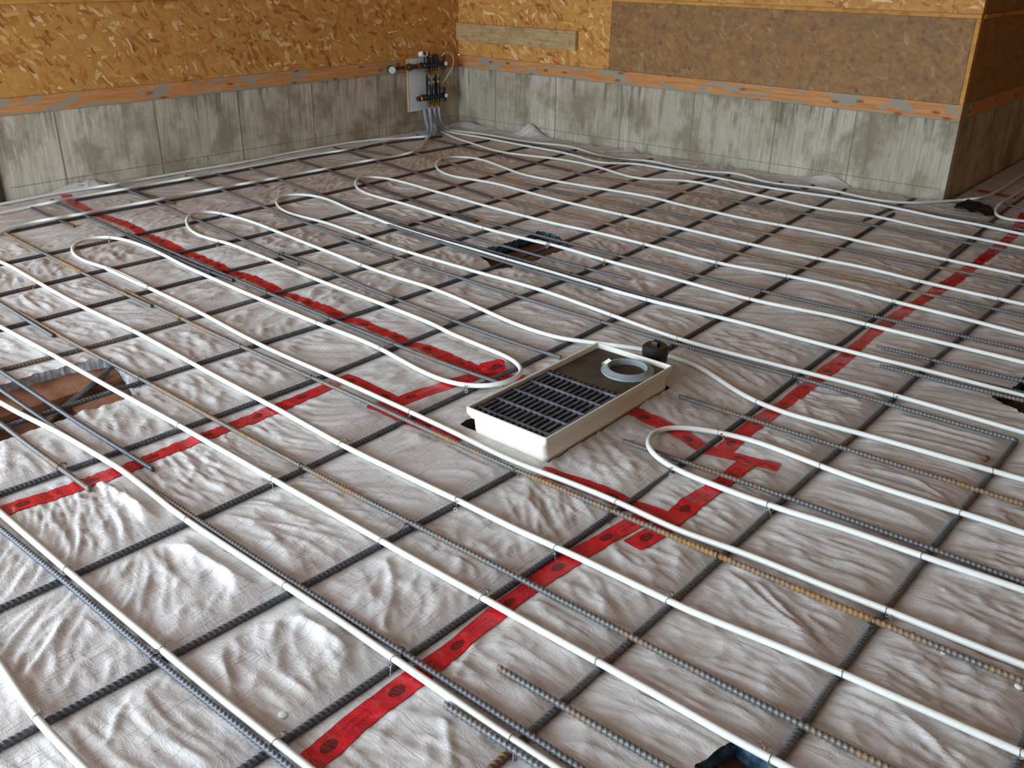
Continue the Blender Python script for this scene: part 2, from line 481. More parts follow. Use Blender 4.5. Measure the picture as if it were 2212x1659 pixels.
M = dict(
    tarp=mat_tarp(), concrete=mat_concrete(), sill=mat_sill(),
    osb=mat_osb('osb_sheathing'), osb2=mat_osb('osb_sheathing_pale', 1.12, 0, 2.3), osbw=mat_osb('osb_sheathing_weathered', 1.0, .95, 5.1),
    strip=mat_wood('strip_lumber', (190, 128, 56), (220, 164, 84)), plank=mat_wood('muddy_plank', (164, 134, 92), (206, 176, 128), (4, 4, 70)),
    steel=mat_rebar('rebar_mixed', .38), rusty=mat_rebar('rebar_rusty', .58, (108, 108, 106), (158, 116, 64)), brown=mat_rebar('rebar_brown', .5, (84, 80, 80), (120, 74, 42)),
    dark=mat_rebar('rebar_dark', .2, (96, 98, 104), (150, 100, 50)),
    pex=mat_pex(), tape=mat_tape(), wire=plain('tie_wire_bright', (176, 172, 166), .35, .5, .9), wired=plain('tie_wire_dark', (62, 58, 56), .5, .5, .8),
    fibre=mat_fibre('cream_fibreglass', (226, 223, 208)), grate=mat_grate(), cover=mat_soil('wet_brown_cover', (56, 46, 36), (78, 66, 50)),
    pvc=plain('grey_pvc', (134, 140, 143), .4), black=plain('black_plastic', (26, 25, 27), .35), blackstub=plain('black_abs', (34, 30, 30), .4),
    soil=mat_soil('brown_subgrade', (92, 56, 44), (122, 78, 60)), card=mat_soil('brown_board', (126, 84, 62), (160, 112, 84)), foamb=mat_foam('blue_foam_edge', (28, 66, 98), (96, 124, 138)),
    foamw=mat_foam('pale_foam_edge', (150, 156, 162), (196, 200, 204)), brass=plain('brass', (190, 142, 52), .28, .5, .9), copper=plain('copper', (196, 110, 78), .35, .5, .9),
    bronze=plain('aged_bronze', (84, 66, 52), .5, .5, .5), board=plain('painted_board', (204, 206, 206), .55), boardedge=plain('board_edge', (196, 160, 110), .7),
    white=plain('white_plastic', (232, 230, 226), .35), glassy=plain('gauge_face', (196, 202, 204), .15), guide=plain('grey_bend_guide', (158, 164, 178), .35),
    hose=plain('cream_cable', (206, 194, 168), .5), green=plain('green_label', (120, 160, 60), .5), stone=plain('pale_stone', (212, 206, 190), .8), clod=plain('brown_clod', (122, 96, 66), .9),
    jamb=plain('dark_jamb', (58, 48, 52), .7), line=plain('chalk_line', (96, 86, 66), .9), gravel=mat_soil('outside_gravel', (150, 146, 138), (186, 182, 172)), ceil=plain('pale_ceiling_board', (214, 208, 199), .8),
    seam=plain('form_seam', (136, 130, 110), .9), duct=plain('dark_groove', (40, 32, 22), .9),
)

# ------------------------------------------------------------------ layout, millimetres on the floor (x, y[, z])
Y_DATA = {
 'Y0': [[-48,230],[-109,3111]],
 'Y1': [[-396,-67],[-435,1432],[-440,1692],[-440,2050],[-427,3088]],
 'Y2': [[-848,-422],[-843,1631],[-844,2360],[-842,2777],[-847,3459],[-832,4723],[-823,6309]],
 'Y3': [[-1245,-729],[-1217,256],[-1190,992],[-1173,1748],[-1167,2363],[-1170,2601],[-1183,3103],[-1201,4461],[-1207,4669],[-1222,5028],[-1239,5651]],
 'Y3b': [[-1238,5114],[-1251,5566],[-1277,6131],[-1284,6353],[-1287,6511],[-1285,6906],[-1287,7097],[-1314,8232]],
 'Y4': [[-1671,-1011],[-1598,508],[-1554,1240],[-1526,1859]],
 'Y4b': [[-1686,2985],[-1696,3334],[-1706,3846],[-1724,4327],[-1736,4821],[-1761,5420],[-1781,5806]],
 'Y4c': [[-1860,5510],[-1832,6054],[-1822,6285],[-1820,6285]],
 'Y5': [[-2084,-835],[-2038,290],[-2015,1227],[-2013,1470],[-2017,1940],[-2015,2443],[-2018,2666],[-2048,3583],[-2058,3790],[-2072,3996],[-2100,4363],[-2156,4988],[-2205,5659],[-2229,5922],[-2264,6243]],
 'Y6': [[-2630,-611],[-2578,352],[-2537,964],[-2509,1500],[-2497,1797],[-2496,2033],[-2512,2885],[-2513,3110],[-2510,3607],[-2520,3935],[-2538,4272],[-2556,4553],[-2609,5206],[-2682,6145]],
 'Y6b': [[-2506,5457],[-2495,5828],[-2472,6201]],
 'Y7': [[-2953,-438],[-2960,499],[-2959,838],[-2936,1747],[-2929,1915],[-2903,2349],[-2897,2514],[-2892,3182],[-2893,3386],[-2906,3859],[-2913,4029],[-2967,4802],[-2991,5076],[-3047,5545],[-3063,5729],[-3067,5915],[-3064,6104]],
 'Y7b': [[-3187,5599],[-3133,5924]],
 'Y8': [[-3550,-234],[-3459,795],[-3400,1402],[-3383,1618],[-3374,1847],[-3371,2388],[-3359,2808],[-3355,3015],[-3356,3356],[-3369,4067],[-3377,4290],[-3395,4576],[-3444,5063],[-3464,5331],[-3482,5671],[-3486,5844],[-3486,6018]],
 'Y9': [[-3870,-63],[-3845,1013],[-3829,1528],[-3822,2081],[-3815,2251],[-3772,2965],[-3766,3147],[-3765,3326],[-3769,3978],[-3776,4265],[-3788,4491],[-3803,4719],[-3818,4889],[-3856,5280],[-3873,5496],[-3877,5604],[-3879,5712],[-3872,5985]],
 'Y9b': [[-3800,5518],[-3789,5892],[-3784,6202]],
 'Y10': [[-4245,121],[-4263,1189],[-4266,1703],[-4261,1968],[-4239,2422],[-4232,2649],[-4215,3594],[-4214,3780],[-4218,3961],[-4230,4196],[-4263,4651],[-4285,4932],[-4320,5316],[-4337,5479],[-4352,5589],[-4429,6095]],
 'Y11': [[-4756,313],[-4726,1204],[-4718,1504],[-4717,1913],[-4712,2382],[-4717,3020],[-4709,3670],[-4711,3853],[-4720,4151],[-4750,4777],[-4767,5225],[-4785,5613],[-4787,5724],[-4785,5836],[-4775,6061]],
 'Y12': [[-5272,1987],[-5286,2291],[-5287,2522],[-5282,2688],[-5265,3111],[-5262,3858],[-5257,4065],[-5240,4492],[-5238,4947],[-5233,5237],[-5222,5574],[-5202,5908]],
 'Y13': [[-5701,2588],[-5684,3020],[-5680,3179],[-5680,3336],[-5684,3491],[-5707,4062],[-5711,4274],[-5713,4642],[-5728,5058],[-5727,5163],[-5720,5268],[-5706,5375],[-5686,5484],[-5625,5769]],
}
X_DATA = {
 'X0': [[-3742,702],[-2684,699],[-2034,706],[-1526,703],[-749,718],[269,731]],
 'X1': [[-4623,1099],[-3563,1085],[-2850,1068],[-2200,1070],[-1692,1066],[-1227,1069],[-565,1067],[689,1048]],
 'XL1': [[-4785,1167],[-3609,1151],[-2757,1133],[-2322,1133]],
 'XL2': [[-4364,995],[-3280,975],[-2677,958],[-2351,955]],
 'X2a': [[-5507,1527],[-3567,1430]],
 'X2b': [[-3952,1464],[-3623,1452],[-3407,1447],[-2861,1447],[-2257,1436],[-1827,1434],[-1206,1443],[-529,1445],[115,1464],[1129,1487]],
 'X3a': [[-5214,1952],[-4934,1934],[-4490,1913],[-3958,1882],[-3801,1876],[-3592,1872]],
 'X3b': [[-3871,1903],[-3459,1880],[-3142,1868],[-2869,1864],[-2206,1859],[-1673,1845],[-1519,1843],[-812,1854],[-542,1861],[1277,1928]],
 'X4a': [[-5739,2462],[-5056,2407],[-4410,2346],[-4201,2328],[-3942,2314],[-3630,2309]],
 'X4b': [[-4723,2395],[-3636,2326],[-3324,2310],[-2907,2291],[-2582,2279],[-2305,2273],[-2144,2273],[-1935,2279]],
 'X4c': [[-1377,2209],[-811,2239],[-407,2252],[130,2259],[1188,2262]],
 'X5a': [[-5890,2938],[-5890,2933],[-5855,2928],[-5461,2892],[-4919,2823],[-4306,2758],[-3603,2669]],
 'X5s': [[-5630,2930],[-5345,2923],[-5124,2924]],
 'X5b': [[-3815,2721],[-3671,2722],[-3527,2717],[-3433,2707],[-3159,2668],[-3013,2652],[-2410,2614],[-2192,2606],[-2085,2605],[-1926,2610]],
 'X5c': [[-1412,2615],[-1106,2620],[-494,2645],[69,2659],[1095,2697]],
 'X6a': [[-5763,3394],[-5474,3360],[-4717,3250],[-4239,3188],[-4078,3171],[-3917,3157],[-3759,3147],[-3603,3141]],
 'X6s': [[-5657,3568],[-5376,3571],[-5093,3578]],
 'X6b': [[-3846,3110],[-3361,3078],[-2987,3057],[-2554,3040],[-2227,3031],[-1900,3029],[-1686,3030],[-1212,3044],[-733,3047],[-419,3056]],
 'X7': [[-5653,3839],[-5049,3733],[-4426,3633],[-4200,3602],[-3730,3547]],
 'X7b': [[-3791,3514],[-3444,3496],[-2937,3476],[-2517,3455],[-1900,3431],[-1642,3426],[-1063,3426],[-909,3429],[-809,3434],[-710,3442],[-382,3476],[-143,3492],[119,3501],[902,3522]],
 'X7c': [[-3820,3463],[-3501,3430],[-3020,3393],[-2677,3374],[-2281,3359]],
 'X8': [[-5651,4251],[-5169,4173],[-4505,4041],[-3779,3909],[-3506,3866]],
 'X8b': [[-3814,3921],[-3260,3888],[-2953,3874],[-2267,3857],[-2044,3854],[-1826,3854],[-1553,3861],[-1168,3875],[-254,3920],[800,3967]],
 'X8c': [[-3805,3626],[-3409,3613],[-2710,3579],[-2491,3578],[-2269,3585]],
 'X9': [[-5832,4762],[-5174,4628],[-4648,4537],[-4437,4497],[-4178,4442],[-3809,4359]],
 'X9s': [[-5648,4819],[-5483,4834],[-5258,4849]],
 'X9b': [[-3862,4371],[-3524,4366],[-2807,4340],[-2373,4335],[-1887,4324],[-1669,4325],[-1188,4334],[-439,4334],[701,4346]],
 'X10': [[-5662,5127],[-5383,5071],[-4840,4970],[-4147,4834],[-3932,4800],[-3767,4784],[-3596,4780],[-3192,4792],[-2914,4794],[-2634,4792],[-2137,4783],[-1922,4782],[-1150,4798],[-476,4796],[592,4813]],
 'X11a': [[-5755,5597],[-5528,5551],[-5355,5523],[-5179,5502],[-4709,5454],[-3922,5357]],
 'X11b': [[-3881,5318],[-3542,5326],[-2998,5349],[-2505,5350],[-1455,5369],[-488,5348],[460,5323]],
 'X12': [[-5385,5932],[-5002,5953],[-4788,5959],[-4632,5955],[-4318,5930],[-4155,5922],[-3984,5925],[-3687,5942],[-3447,5948],[-3211,5947],[-2747,5939],[-2230,5945],[-2057,5943],[-1821,5930],[-1356,5889],[-773,5847],[334,5748]],
 'XR1': [[-1036,3544],[-759,3555],[-166,3601],[876,3663]],
 'XR2': [[-975,3361],[-709,3377],[-119,3420],[918,3489]],
 'XN1': [[-1003,1171],[-739,1174],[-109,1187],[809,1200]],
 'XN2': [[-1015,1018],[626,1028]],
 'XS0': [[-5644,2297],[-5353,2277],[-5062,2266]],
 'XA': [[-1556,6548],[-1316,6468],[-966,6367],[-728,6293],[142,6013]],
}
P_DATA = {
 'L1': [[-5604,5518,42],[-5614,5493,41],[-5636,5480,37],[-5662,5469,32],[-5684,5454,28],[-5702,5434,26],[-5731,5383,25],[-5797,5280,25],[-5812,5253,25],[-5836,5195,25],[-5853,5138,25],[-5872,5055,25],[-5889,4963,25],[-5890,4931,25],[-5890,4367,25],[-5883,4276,25],[-5858,4037,25],[-5852,3916,25],[-5853,3795,25],[-5864,3457,25],[-5863,3328,25],[-5859,3132,25],[-5857,3100,25],[-5853,3067,26],[-5843,3032,29],[-5827,2993,33],[-5807,2953,37],[-5792,2914,41],[-5792,2882,42],[-5808,2857,38],[-5832,2835,33],[-5853,2812,29],[-5866,2786,26],[-5873,2758,25],[-5877,2728,25],[-5882,2639,25],[-5882,2579,25],[-5879,2490,25],[-5858,2248,25],[-5854,2165,25],[-5851,2048,25],[-5848,1701,25],[-5847,804,25]],
 'L2': [[-5577,5520,42],[-5594,5492,41],[-5628,5479,37],[-5665,5469,31],[-5695,5453,28],[-5715,5429,26],[-5728,5400,25],[-5737,5368,25],[-5743,5335,25],[-5745,5268,25],[-5742,5201,25],[-5733,5096,25],[-5724,5030,25],[-5712,4971,25],[-5688,4876,26],[-5674,4838,28],[-5631,4745,37],[-5614,4700,41],[-5610,4667,42],[-5623,4645,39],[-5667,4614,30],[-5683,4592,27],[-5693,4564,26],[-5698,4532,25],[-5705,4466,25],[-5709,4341,25],[-5706,4184,25],[-5691,3767,25],[-5686,3611,25],[-5681,3548,26],[-5675,3514,27],[-5663,3477,30],[-5626,3395,38],[-5613,3358,42],[-5612,3329,42],[-5626,3308,38],[-5645,3289,33],[-5662,3268,29],[-5673,3244,27],[-5678,3216,26],[-5682,3129,25],[-5681,3068,26],[-5676,3036,27],[-5664,2999,30],[-5629,2920,39],[-5619,2884,42],[-5625,2856,41],[-5643,2834,37],[-5664,2813,32],[-5680,2789,28],[-5689,2762,26],[-5693,2732,25],[-5695,2669,25],[-5694,2637,25],[-5691,2604,26],[-5682,2570,28],[-5666,2532,32],[-5627,2456,41],[-5619,2425,42],[-5624,2400,40],[-5652,2359,31],[-5662,2337,28],[-5665,2311,26],[-5664,2283,25],[-5651,2156,25],[-5644,2072,25],[-5633,1839,25],[-5626,1566,25],[-5609,716,25]],
 'L3': [[-5696,5760,25],[-5667,5702,26],[-5648,5669,27],[-5622,5630,30],[-5523,5499,42],[-5510,5478,40],[-5509,5464,31],[-5501,5450,27],[-5486,5430,26],[-5367,5282,25],[-5313,5206,25],[-5274,5144,28],[-5218,5059,36],[-5191,5015,40],[-5176,4980,42],[-5178,4958,40],[-5203,4928,30],[-5211,4904,27],[-5213,4875,25],[-5215,4810,25],[-5214,4775,27],[-5208,4734,29],[-5183,4639,38],[-5175,4595,42],[-5181,4566,41],[-5198,4549,37],[-5218,4534,32],[-5233,4516,28],[-5242,4492,26],[-5245,4463,25],[-5246,4432,25],[-5245,4365,25],[-5242,4329,26],[-5233,4290,28],[-5217,4244,33],[-5198,4197,38],[-5184,4154,41],[-5184,4122,42],[-5197,4102,38],[-5216,4086,33],[-5232,4067,29],[-5242,4044,27],[-5246,4016,26],[-5248,3987,25],[-5247,3923,26],[-5242,3888,27],[-5230,3848,31],[-5197,3760,40],[-5190,3723,42],[-5199,3697,40],[-5238,3659,30],[-5206,3570,40],[-5199,3532,42],[-5208,3505,40],[-5247,3465,31],[-5258,3441,28],[-5246,3402,32],[-5216,3320,41],[-5213,3286,42],[-5225,3260,39],[-5266,3217,29],[-5279,3191,27],[-5285,3161,25],[-5288,3130,25],[-5287,3099,25],[-5284,3066,26],[-5275,3032,28],[-5260,2995,32],[-5224,2917,41],[-5217,2884,42],[-5219,2855,41],[-5218,2823,42],[-5231,2799,38],[-5251,2777,33],[-5269,2753,29],[-5280,2724,26],[-5285,2693,25],[-5289,2628,25],[-5289,2596,25],[-5286,2563,27],[-5277,2528,29],[-5261,2490,33],[-5242,2452,38],[-5228,2415,41],[-5227,2385,42],[-5240,2361,39],[-5262,2339,34],[-5243,2266,41],[-5246,2235,42],[-5262,2209,38],[-5282,2185,33],[-5297,2157,29],[-5300,2124,26],[-5293,2089,25],[-5281,2053,25],[-5266,2019,25],[-5250,1989,25],[-5208,1922,25],[-5191,1891,25],[-5161,1823,25],[-5091,1658,26],[-5076,1629,27],[-5056,1598,29],[-4999,1529,39],[-4975,1495,42],[-4967,1465,41],[-4971,1438,36],[-4978,1412,31],[-4979,1383,27],[-4972,1351,26],[-4949,1284,25],[-4858,1044,25],[-4698,625,25]],
 'R1': [[-5699,5962,25],[-5605,5976,25],[-5475,6008,25],[-5444,6014,25],[-5384,6020,25],[-5322,6023,25],[-5226,6021,25],[-4996,6004,25],[-4929,6003,25],[-4862,6006,25],[-4796,6015,25],[-4763,6024,25],[-4633,6073,25],[-4602,6081,25],[-4571,6085,25],[-4540,6087,25],[-4509,6086,25],[-4446,6077,25],[-4383,6061,25],[-4322,6036,25],[-4203,5980,25],[-4144,5957,25],[-4114,5950,25],[-4084,5945,25],[-3982,5939,25],[-3946,5940,25],[-3910,5945,25],[-3876,5957,25],[-3843,5973,25],[-3756,6027,25],[-3727,6039,25],[-3699,6044,25],[-3670,6045,25],[-3640,6042,25],[-3580,6030,25],[-3459,6001,25],[-3395,5991,25],[-3327,5987,25],[-3292,5989,25],[-3258,5994,25],[-3223,6003,25],[-3190,6016,25],[-3158,6033,25],[-3102,6069,25],[-3074,6083,25],[-3044,6092,25],[-3013,6095,25],[-2981,6092,25],[-2950,6084,25],[-2919,6073,25],[-2797,6015,25],[-2763,6003,25],[-2728,5994,25],[-2692,5991,25],[-2657,5993,25],[-2622,6000,25],[-2589,6009,25],[-2497,6042,25],[-2437,6059,25],[-2376,6070,25],[-2345,6072,25],[-2314,6072,25],[-2252,6063,25],[-2092,6020,25],[-2025,6007,25],[-1990,6004,25],[-1955,6005,25],[-1921,6009,25],[-1887,6017,25],[-1855,6031,25],[-1824,6049,25],[-1794,6070,25],[-1727,6124,25],[-1734,6118,25],[-1733,6123,25],[-1708,6161,25],[-1558,6379,26],[-1538,6401,28],[-1518,6414,31],[-1497,6420,37],[-1479,6430,41],[-1468,6459,42],[-1463,6505,38],[-1458,6654,27],[-1450,6810,25],[-1449,7101,25],[-1456,7442,25],[-1455,7651,25],[-1444,8020,25],[-1408,8952,25]],
 'R2': [[-5726,5906,25],[-5630,5892,25],[-5569,5889,25],[-5316,5898,25],[-5216,5898,25],[-5154,5894,25],[-5002,5878,25],[-4907,5870,25],[-4772,5865,25],[-4516,5857,25],[-4422,5851,25],[-4324,5837,25],[-4262,5824,25],[-4201,5807,25],[-4073,5760,25],[-4041,5750,25],[-4009,5743,25],[-3977,5740,25],[-3947,5741,25],[-3917,5748,25],[-3888,5762,25],[-3861,5781,25],[-3785,5849,25],[-3758,5866,25],[-3729,5878,25],[-3697,5885,25],[-3664,5889,25],[-3594,5890,25],[-3368,5887,25],[-3063,5877,25],[-2998,5872,25],[-2879,5855,25],[-2820,5848,25],[-2698,5845,25],[-2602,5847,25],[-2507,5853,25],[-2293,5879,25],[-2200,5887,25],[-2046,5892,25],[-1921,5890,25],[-1855,5884,25],[-1679,5857,25],[-1554,5830,25],[-1521,5825,25],[-1456,5820,25],[-1329,5816,25],[-1270,5809,25],[-1050,5770,25],[-881,5744,25],[349,5569,25]],
 'R3': [[-5698,5845,25],[-5596,5806,25],[-5444,5735,25],[-5358,5702,25],[-5174,5646,25],[-4920,5564,25],[-4829,5542,25],[-4766,5534,25],[-4702,5533,25],[-4669,5534,25],[-4607,5542,25],[-4516,5561,25],[-4360,5601,25],[-4272,5618,25],[-4182,5626,25],[-4090,5625,25],[-3994,5618,25],[-3899,5601,25],[-3838,5585,25],[-3775,5566,25],[-3615,5510,25],[-3552,5490,25],[-3520,5483,25],[-3486,5479,25],[-3452,5481,25],[-3416,5489,25],[-3381,5502,25],[-3346,5521,25],[-3222,5608,25],[-3192,5625,25],[-3163,5638,25],[-3134,5647,25],[-3104,5652,25],[-3075,5655,25],[-3015,5654,25],[-2952,5647,25],[-2753,5617,25],[-2536,5593,25],[-2473,5582,25],[-2312,5550,25],[-2246,5539,25],[-2179,5534,25],[-2145,5533,25],[-2111,5536,25],[-2076,5541,25],[-1968,5564,25],[-1895,5576,25],[-1820,5579,25],[-1748,5574,25],[-1694,5565,25],[-1623,5549,25],[-1528,5534,25],[-1404,5510,25],[-1344,5501,25],[-1133,5483,25],[-929,5461,25],[-411,5397,25],[-72,5354,25],[-37,5346,26],[-3,5332,29],[31,5310,33],[65,5285,39],[98,5269,42],[132,5269,41],[199,5299,31],[233,5308,27],[266,5310,26],[298,5308,25],[424,5293,25]],
 'U1': [[556,4836,25],[-997,4944,25],[-1197,4956,25],[-1398,4970,25],[-1678,4985,25],[-1713,4988,25],[-1751,4996,25],[-1809,5001,25],[-1917,5005,25],[-2013,5005,25],[-2142,5001,25],[-2338,4991,25],[-2434,4993,25],[-2558,5005,25],[-2729,5013,25],[-2797,5019,25],[-2864,5029,25],[-3000,5059,25],[-3066,5067,25],[-3130,5068,25],[-3224,5063,25],[-3550,5032,25],[-3780,5014,25],[-3902,5010,25],[-4026,5013,25],[-4090,5020,25],[-4154,5034,25],[-4217,5054,25],[-4467,5147,25],[-4555,5177,25],[-4646,5200,25],[-4676,5205,25],[-4707,5207,25],[-4737,5205,25],[-4768,5199,25],[-4798,5188,25],[-4827,5173,25],[-4853,5154,25],[-4874,5130,26],[-4885,5098,27],[-4883,5056,30],[-4866,5004,35],[-4841,4952,40],[-4821,4913,42],[-4814,4894,39],[-4814,4884,33],[-4808,4873,29],[-4794,4854,26],[-4773,4832,25],[-4722,4784,25],[-4695,4761,25],[-4638,4720,25],[-4609,4703,25],[-4549,4673,25],[-4516,4661,25],[-4482,4651,25],[-4446,4644,25],[-4409,4641,25],[-4372,4641,25],[-4336,4644,25],[-4165,4668,25],[-4095,4672,25],[-4060,4671,25],[-4026,4670,25],[-3961,4663,25],[-3764,4632,25],[-3667,4619,25],[-3484,4596,25],[-3365,4584,25],[-3194,4575,25],[-2552,4549,25],[-2191,4524,25],[-2005,4519,25],[-1817,4519,25],[-1695,4523,25],[-1537,4534,25],[-1473,4534,25],[-1407,4529,25],[-1208,4504,25],[-1083,4495,25],[-897,4489,25],[-693,4486,25],[-521,4481,25],[664,4442,25]],
 'U2': [[754,3971,25],[-444,4069,25],[-628,4085,25],[-857,4108,25],[-1162,4124,25],[-1377,4146,25],[-1468,4153,25],[-1564,4153,25],[-1693,4146,25],[-1787,4136,25],[-1981,4110,25],[-2047,4104,25],[-2110,4103,25],[-2202,4106,25],[-2479,4130,25],[-2727,4142,25],[-2877,4145,25],[-3132,4136,25],[-3291,4142,25],[-3508,4156,25],[-3727,4174,25],[-3822,4186,25],[-4008,4213,25],[-4190,4232,25],[-4388,4260,25],[-4493,4271,25],[-4592,4278,25],[-4655,4278,25],[-4688,4276,25],[-4721,4271,25],[-4755,4261,25],[-4787,4246,25],[-4812,4224,26],[-4823,4193,29],[-4818,4155,32],[-4796,4112,37],[-4767,4071,41],[-4744,4041,42],[-4734,4027,38],[-4727,4019,32],[-4714,4008,28],[-4694,3992,26],[-4642,3958,25],[-4586,3928,25],[-4526,3905,25],[-4462,3889,25],[-4398,3879,25],[-4335,3874,25],[-4139,3867,25],[-4036,3860,25],[-3747,3824,25],[-3477,3794,25],[-3377,3785,25],[-3277,3780,25],[-3166,3778,25],[-2979,3778,25],[-2877,3781,25],[-2894,3783,25],[-3016,3791,25],[-2937,3789,25],[-2747,3777,25],[-2551,3755,25],[-2488,3749,25],[-2232,3740,25],[-1892,3718,25],[-1735,3712,25],[-1673,3714,25],[-1609,3718,25],[-1543,3726,25],[-1358,3751,25],[-1266,3757,25],[-1069,3756,25],[-783,3762,25],[834,3776,25]],
 'U3': [[911,3473,25],[720,3468,25],[653,3464,26],[619,3459,27],[584,3450,31],[512,3423,41],[478,3419,42],[445,3426,39],[413,3438,33],[380,3449,29],[346,3454,26],[312,3455,25],[-405,3436,25],[-784,3432,25],[-1181,3415,25],[-1569,3415,25],[-1662,3411,25],[-1973,3392,25],[-2064,3390,25],[-2189,3392,25],[-2370,3399,25],[-2629,3415,25],[-2907,3423,25],[-3163,3439,25],[-3367,3443,25],[-3674,3465,25],[-3802,3481,25],[-3994,3514,25],[-4178,3541,25],[-4239,3553,25],[-4426,3600,25],[-4489,3613,25],[-4553,3622,25],[-4617,3624,25],[-4648,3622,25],[-4679,3616,25],[-4710,3606,25],[-4740,3592,25],[-4767,3572,25],[-4788,3549,25],[-4800,3521,25],[-4801,3491,25],[-4792,3460,25],[-4774,3430,25],[-4749,3401,25],[-4721,3375,25],[-4691,3352,25],[-4660,3331,25],[-4595,3296,25],[-4561,3282,25],[-4526,3270,25],[-4490,3260,25],[-4454,3252,25],[-4419,3248,25],[-4351,3245,25],[-4160,3256,25],[-4058,3253,25],[-3962,3244,25],[-3727,3214,25],[-3479,3188,25],[-3734,3212,25],[-3653,3203,25],[-3468,3185,25],[-3322,3176,25],[-3210,3173,25],[-2918,3173,25],[-2939,3169,25],[-2933,3169,25],[-2651,3175,25],[-2535,3174,25],[-2466,3172,25],[-2338,3161,25],[-1854,3094,25],[-1765,3084,25],[-1705,3079,25],[-1615,3077,25],[-1493,3082,25],[-971,3122,25],[-850,3129,25],[-732,3132,25],[-457,3128,25],[-274,3131,25],[71,3144,25],[983,3184,25]],
 'U4': [[1059,2881,25],[64,2824,25],[-348,2799,25],[-749,2770,25],[-994,2744,25],[-1053,2741,25],[-1112,2744,25],[-1173,2753,25],[-1204,2761,25],[-1234,2770,25],[-1293,2794,25],[-1409,2852,25],[-1468,2878,25],[-1499,2887,25],[-1532,2895,25],[-1566,2900,25],[-1601,2903,25],[-1638,2903,25],[-1674,2900,25],[-1711,2894,25],[-1779,2875,25],[-1842,2851,25],[-1985,2787,25],[-2028,2771,25],[-2083,2761,25],[-2151,2757,25],[-2184,2757,25],[-2250,2760,25],[-2349,2772,25],[-2646,2827,25],[-2780,2845,25],[-2848,2851,25],[-2914,2854,25],[-3137,2852,25],[-3273,2860,25],[-3370,2869,25],[-3555,2891,25],[-3853,2921,25],[-4288,2973,25],[-4418,2984,25],[-4520,2988,25],[-4591,2987,25],[-4663,2982,25],[-4732,2971,25],[-4763,2961,25],[-4789,2946,26],[-4807,2924,27],[-4811,2894,30],[-4800,2858,34],[-4775,2819,38],[-4748,2786,42],[-4728,2764,41],[-4717,2751,37],[-4707,2742,32],[-4691,2731,28],[-4666,2717,26],[-4602,2685,25],[-4536,2658,25],[-4473,2640,25],[-4408,2629,25],[-4372,2627,25],[-4295,2631,25],[-4179,2643,25],[-4142,2644,25],[-4072,2641,25],[-3770,2619,25],[-3420,2584,25],[-3291,2574,25],[-3168,2567,25],[-2900,2557,25],[-2597,2537,25],[-2519,2528,25],[-2440,2511,25],[-2386,2503,25],[-2119,2480,25],[-2085,2474,25],[-2050,2466,25],[-2016,2454,25],[-1985,2435,25],[-1958,2409,27],[-1936,2371,30],[-1920,2321,36],[-1915,2271,41],[-1928,2232,41],[-1957,2207,36],[-1994,2190,30],[-2032,2177,27],[-2072,2166,25],[-2112,2160,25],[-2152,2158,25],[-2192,2160,25],[-2267,2167,25],[-2458,2200,25],[-2522,2209,25],[-2586,2214,25],[-2681,2218,25],[-2845,2217,25],[-2961,2220,25],[-3480,2245,25],[-3949,2275,25],[-4041,2285,25],[-4223,2308,25],[-4321,2317,25],[-4390,2321,25],[-4497,2322,25],[-4572,2319,25],[-4609,2315,25],[-4645,2310,25],[-4681,2301,25],[-4714,2288,25],[-4742,2269,25],[-4762,2244,25],[-4771,2212,25],[-4769,2178,25],[-4756,2144,25],[-4735,2113,25],[-4708,2086,25],[-4676,2062,25],[-4641,2043,25],[-4604,2027,25],[-4567,2015,25],[-4531,2005,25],[-4496,1999,25],[-4461,1995,25],[-4389,1994,25],[-4248,2007,25],[-4185,2011,25],[-4123,2012,25],[-4056,2010,25],[-3905,2000,25],[-3817,1990,25],[-3924,1991,25],[-4242,2004,25],[-3848,1992,25],[-3498,1975,25],[-3311,1961,25],[-3028,1932,25],[-2870,1920,25],[-2716,1915,25],[-2347,1911,25],[-2034,1902,25],[-1824,1893,25],[-1623,1877,25],[-1559,1875,25],[-1497,1877,25],[-1378,1888,25],[-1254,1894,25],[-1157,1894,25],[-1022,1886,25],[-954,1887,25],[-814,1904,25],[-746,1909,25],[-576,1913,25],[-409,1922,25],[-250,1926,25],[1263,1996,25]],
 'U6': [[-5890,1778,25],[-5890,1769,25],[-5874,1767,25],[-4902,1719,25],[-4734,1713,25],[-4614,1714,25],[-4560,1713,25],[-4194,1688,25],[-3972,1676,25],[-3755,1669,25],[-3417,1670,25],[-3296,1667,25],[-2765,1636,25],[-2356,1620,25],[-2045,1601,25],[-1923,1599,25],[-1484,1604,25],[-1319,1601,25],[-1091,1610,25],[-860,1610,25],[-797,1611,25],[-735,1616,25],[-578,1633,25],[-406,1645,25],[99,1668,25],[1327,1737,25]],
 'P7': [[-5225,1332,25],[-3992,1335,25],[-3399,1340,25],[-2958,1336,25],[-2562,1338,25],[-1972,1331,25],[-1326,1326,25],[-718,1327,25],[-511,1324,25],[-356,1328,25],[996,1333,25]],
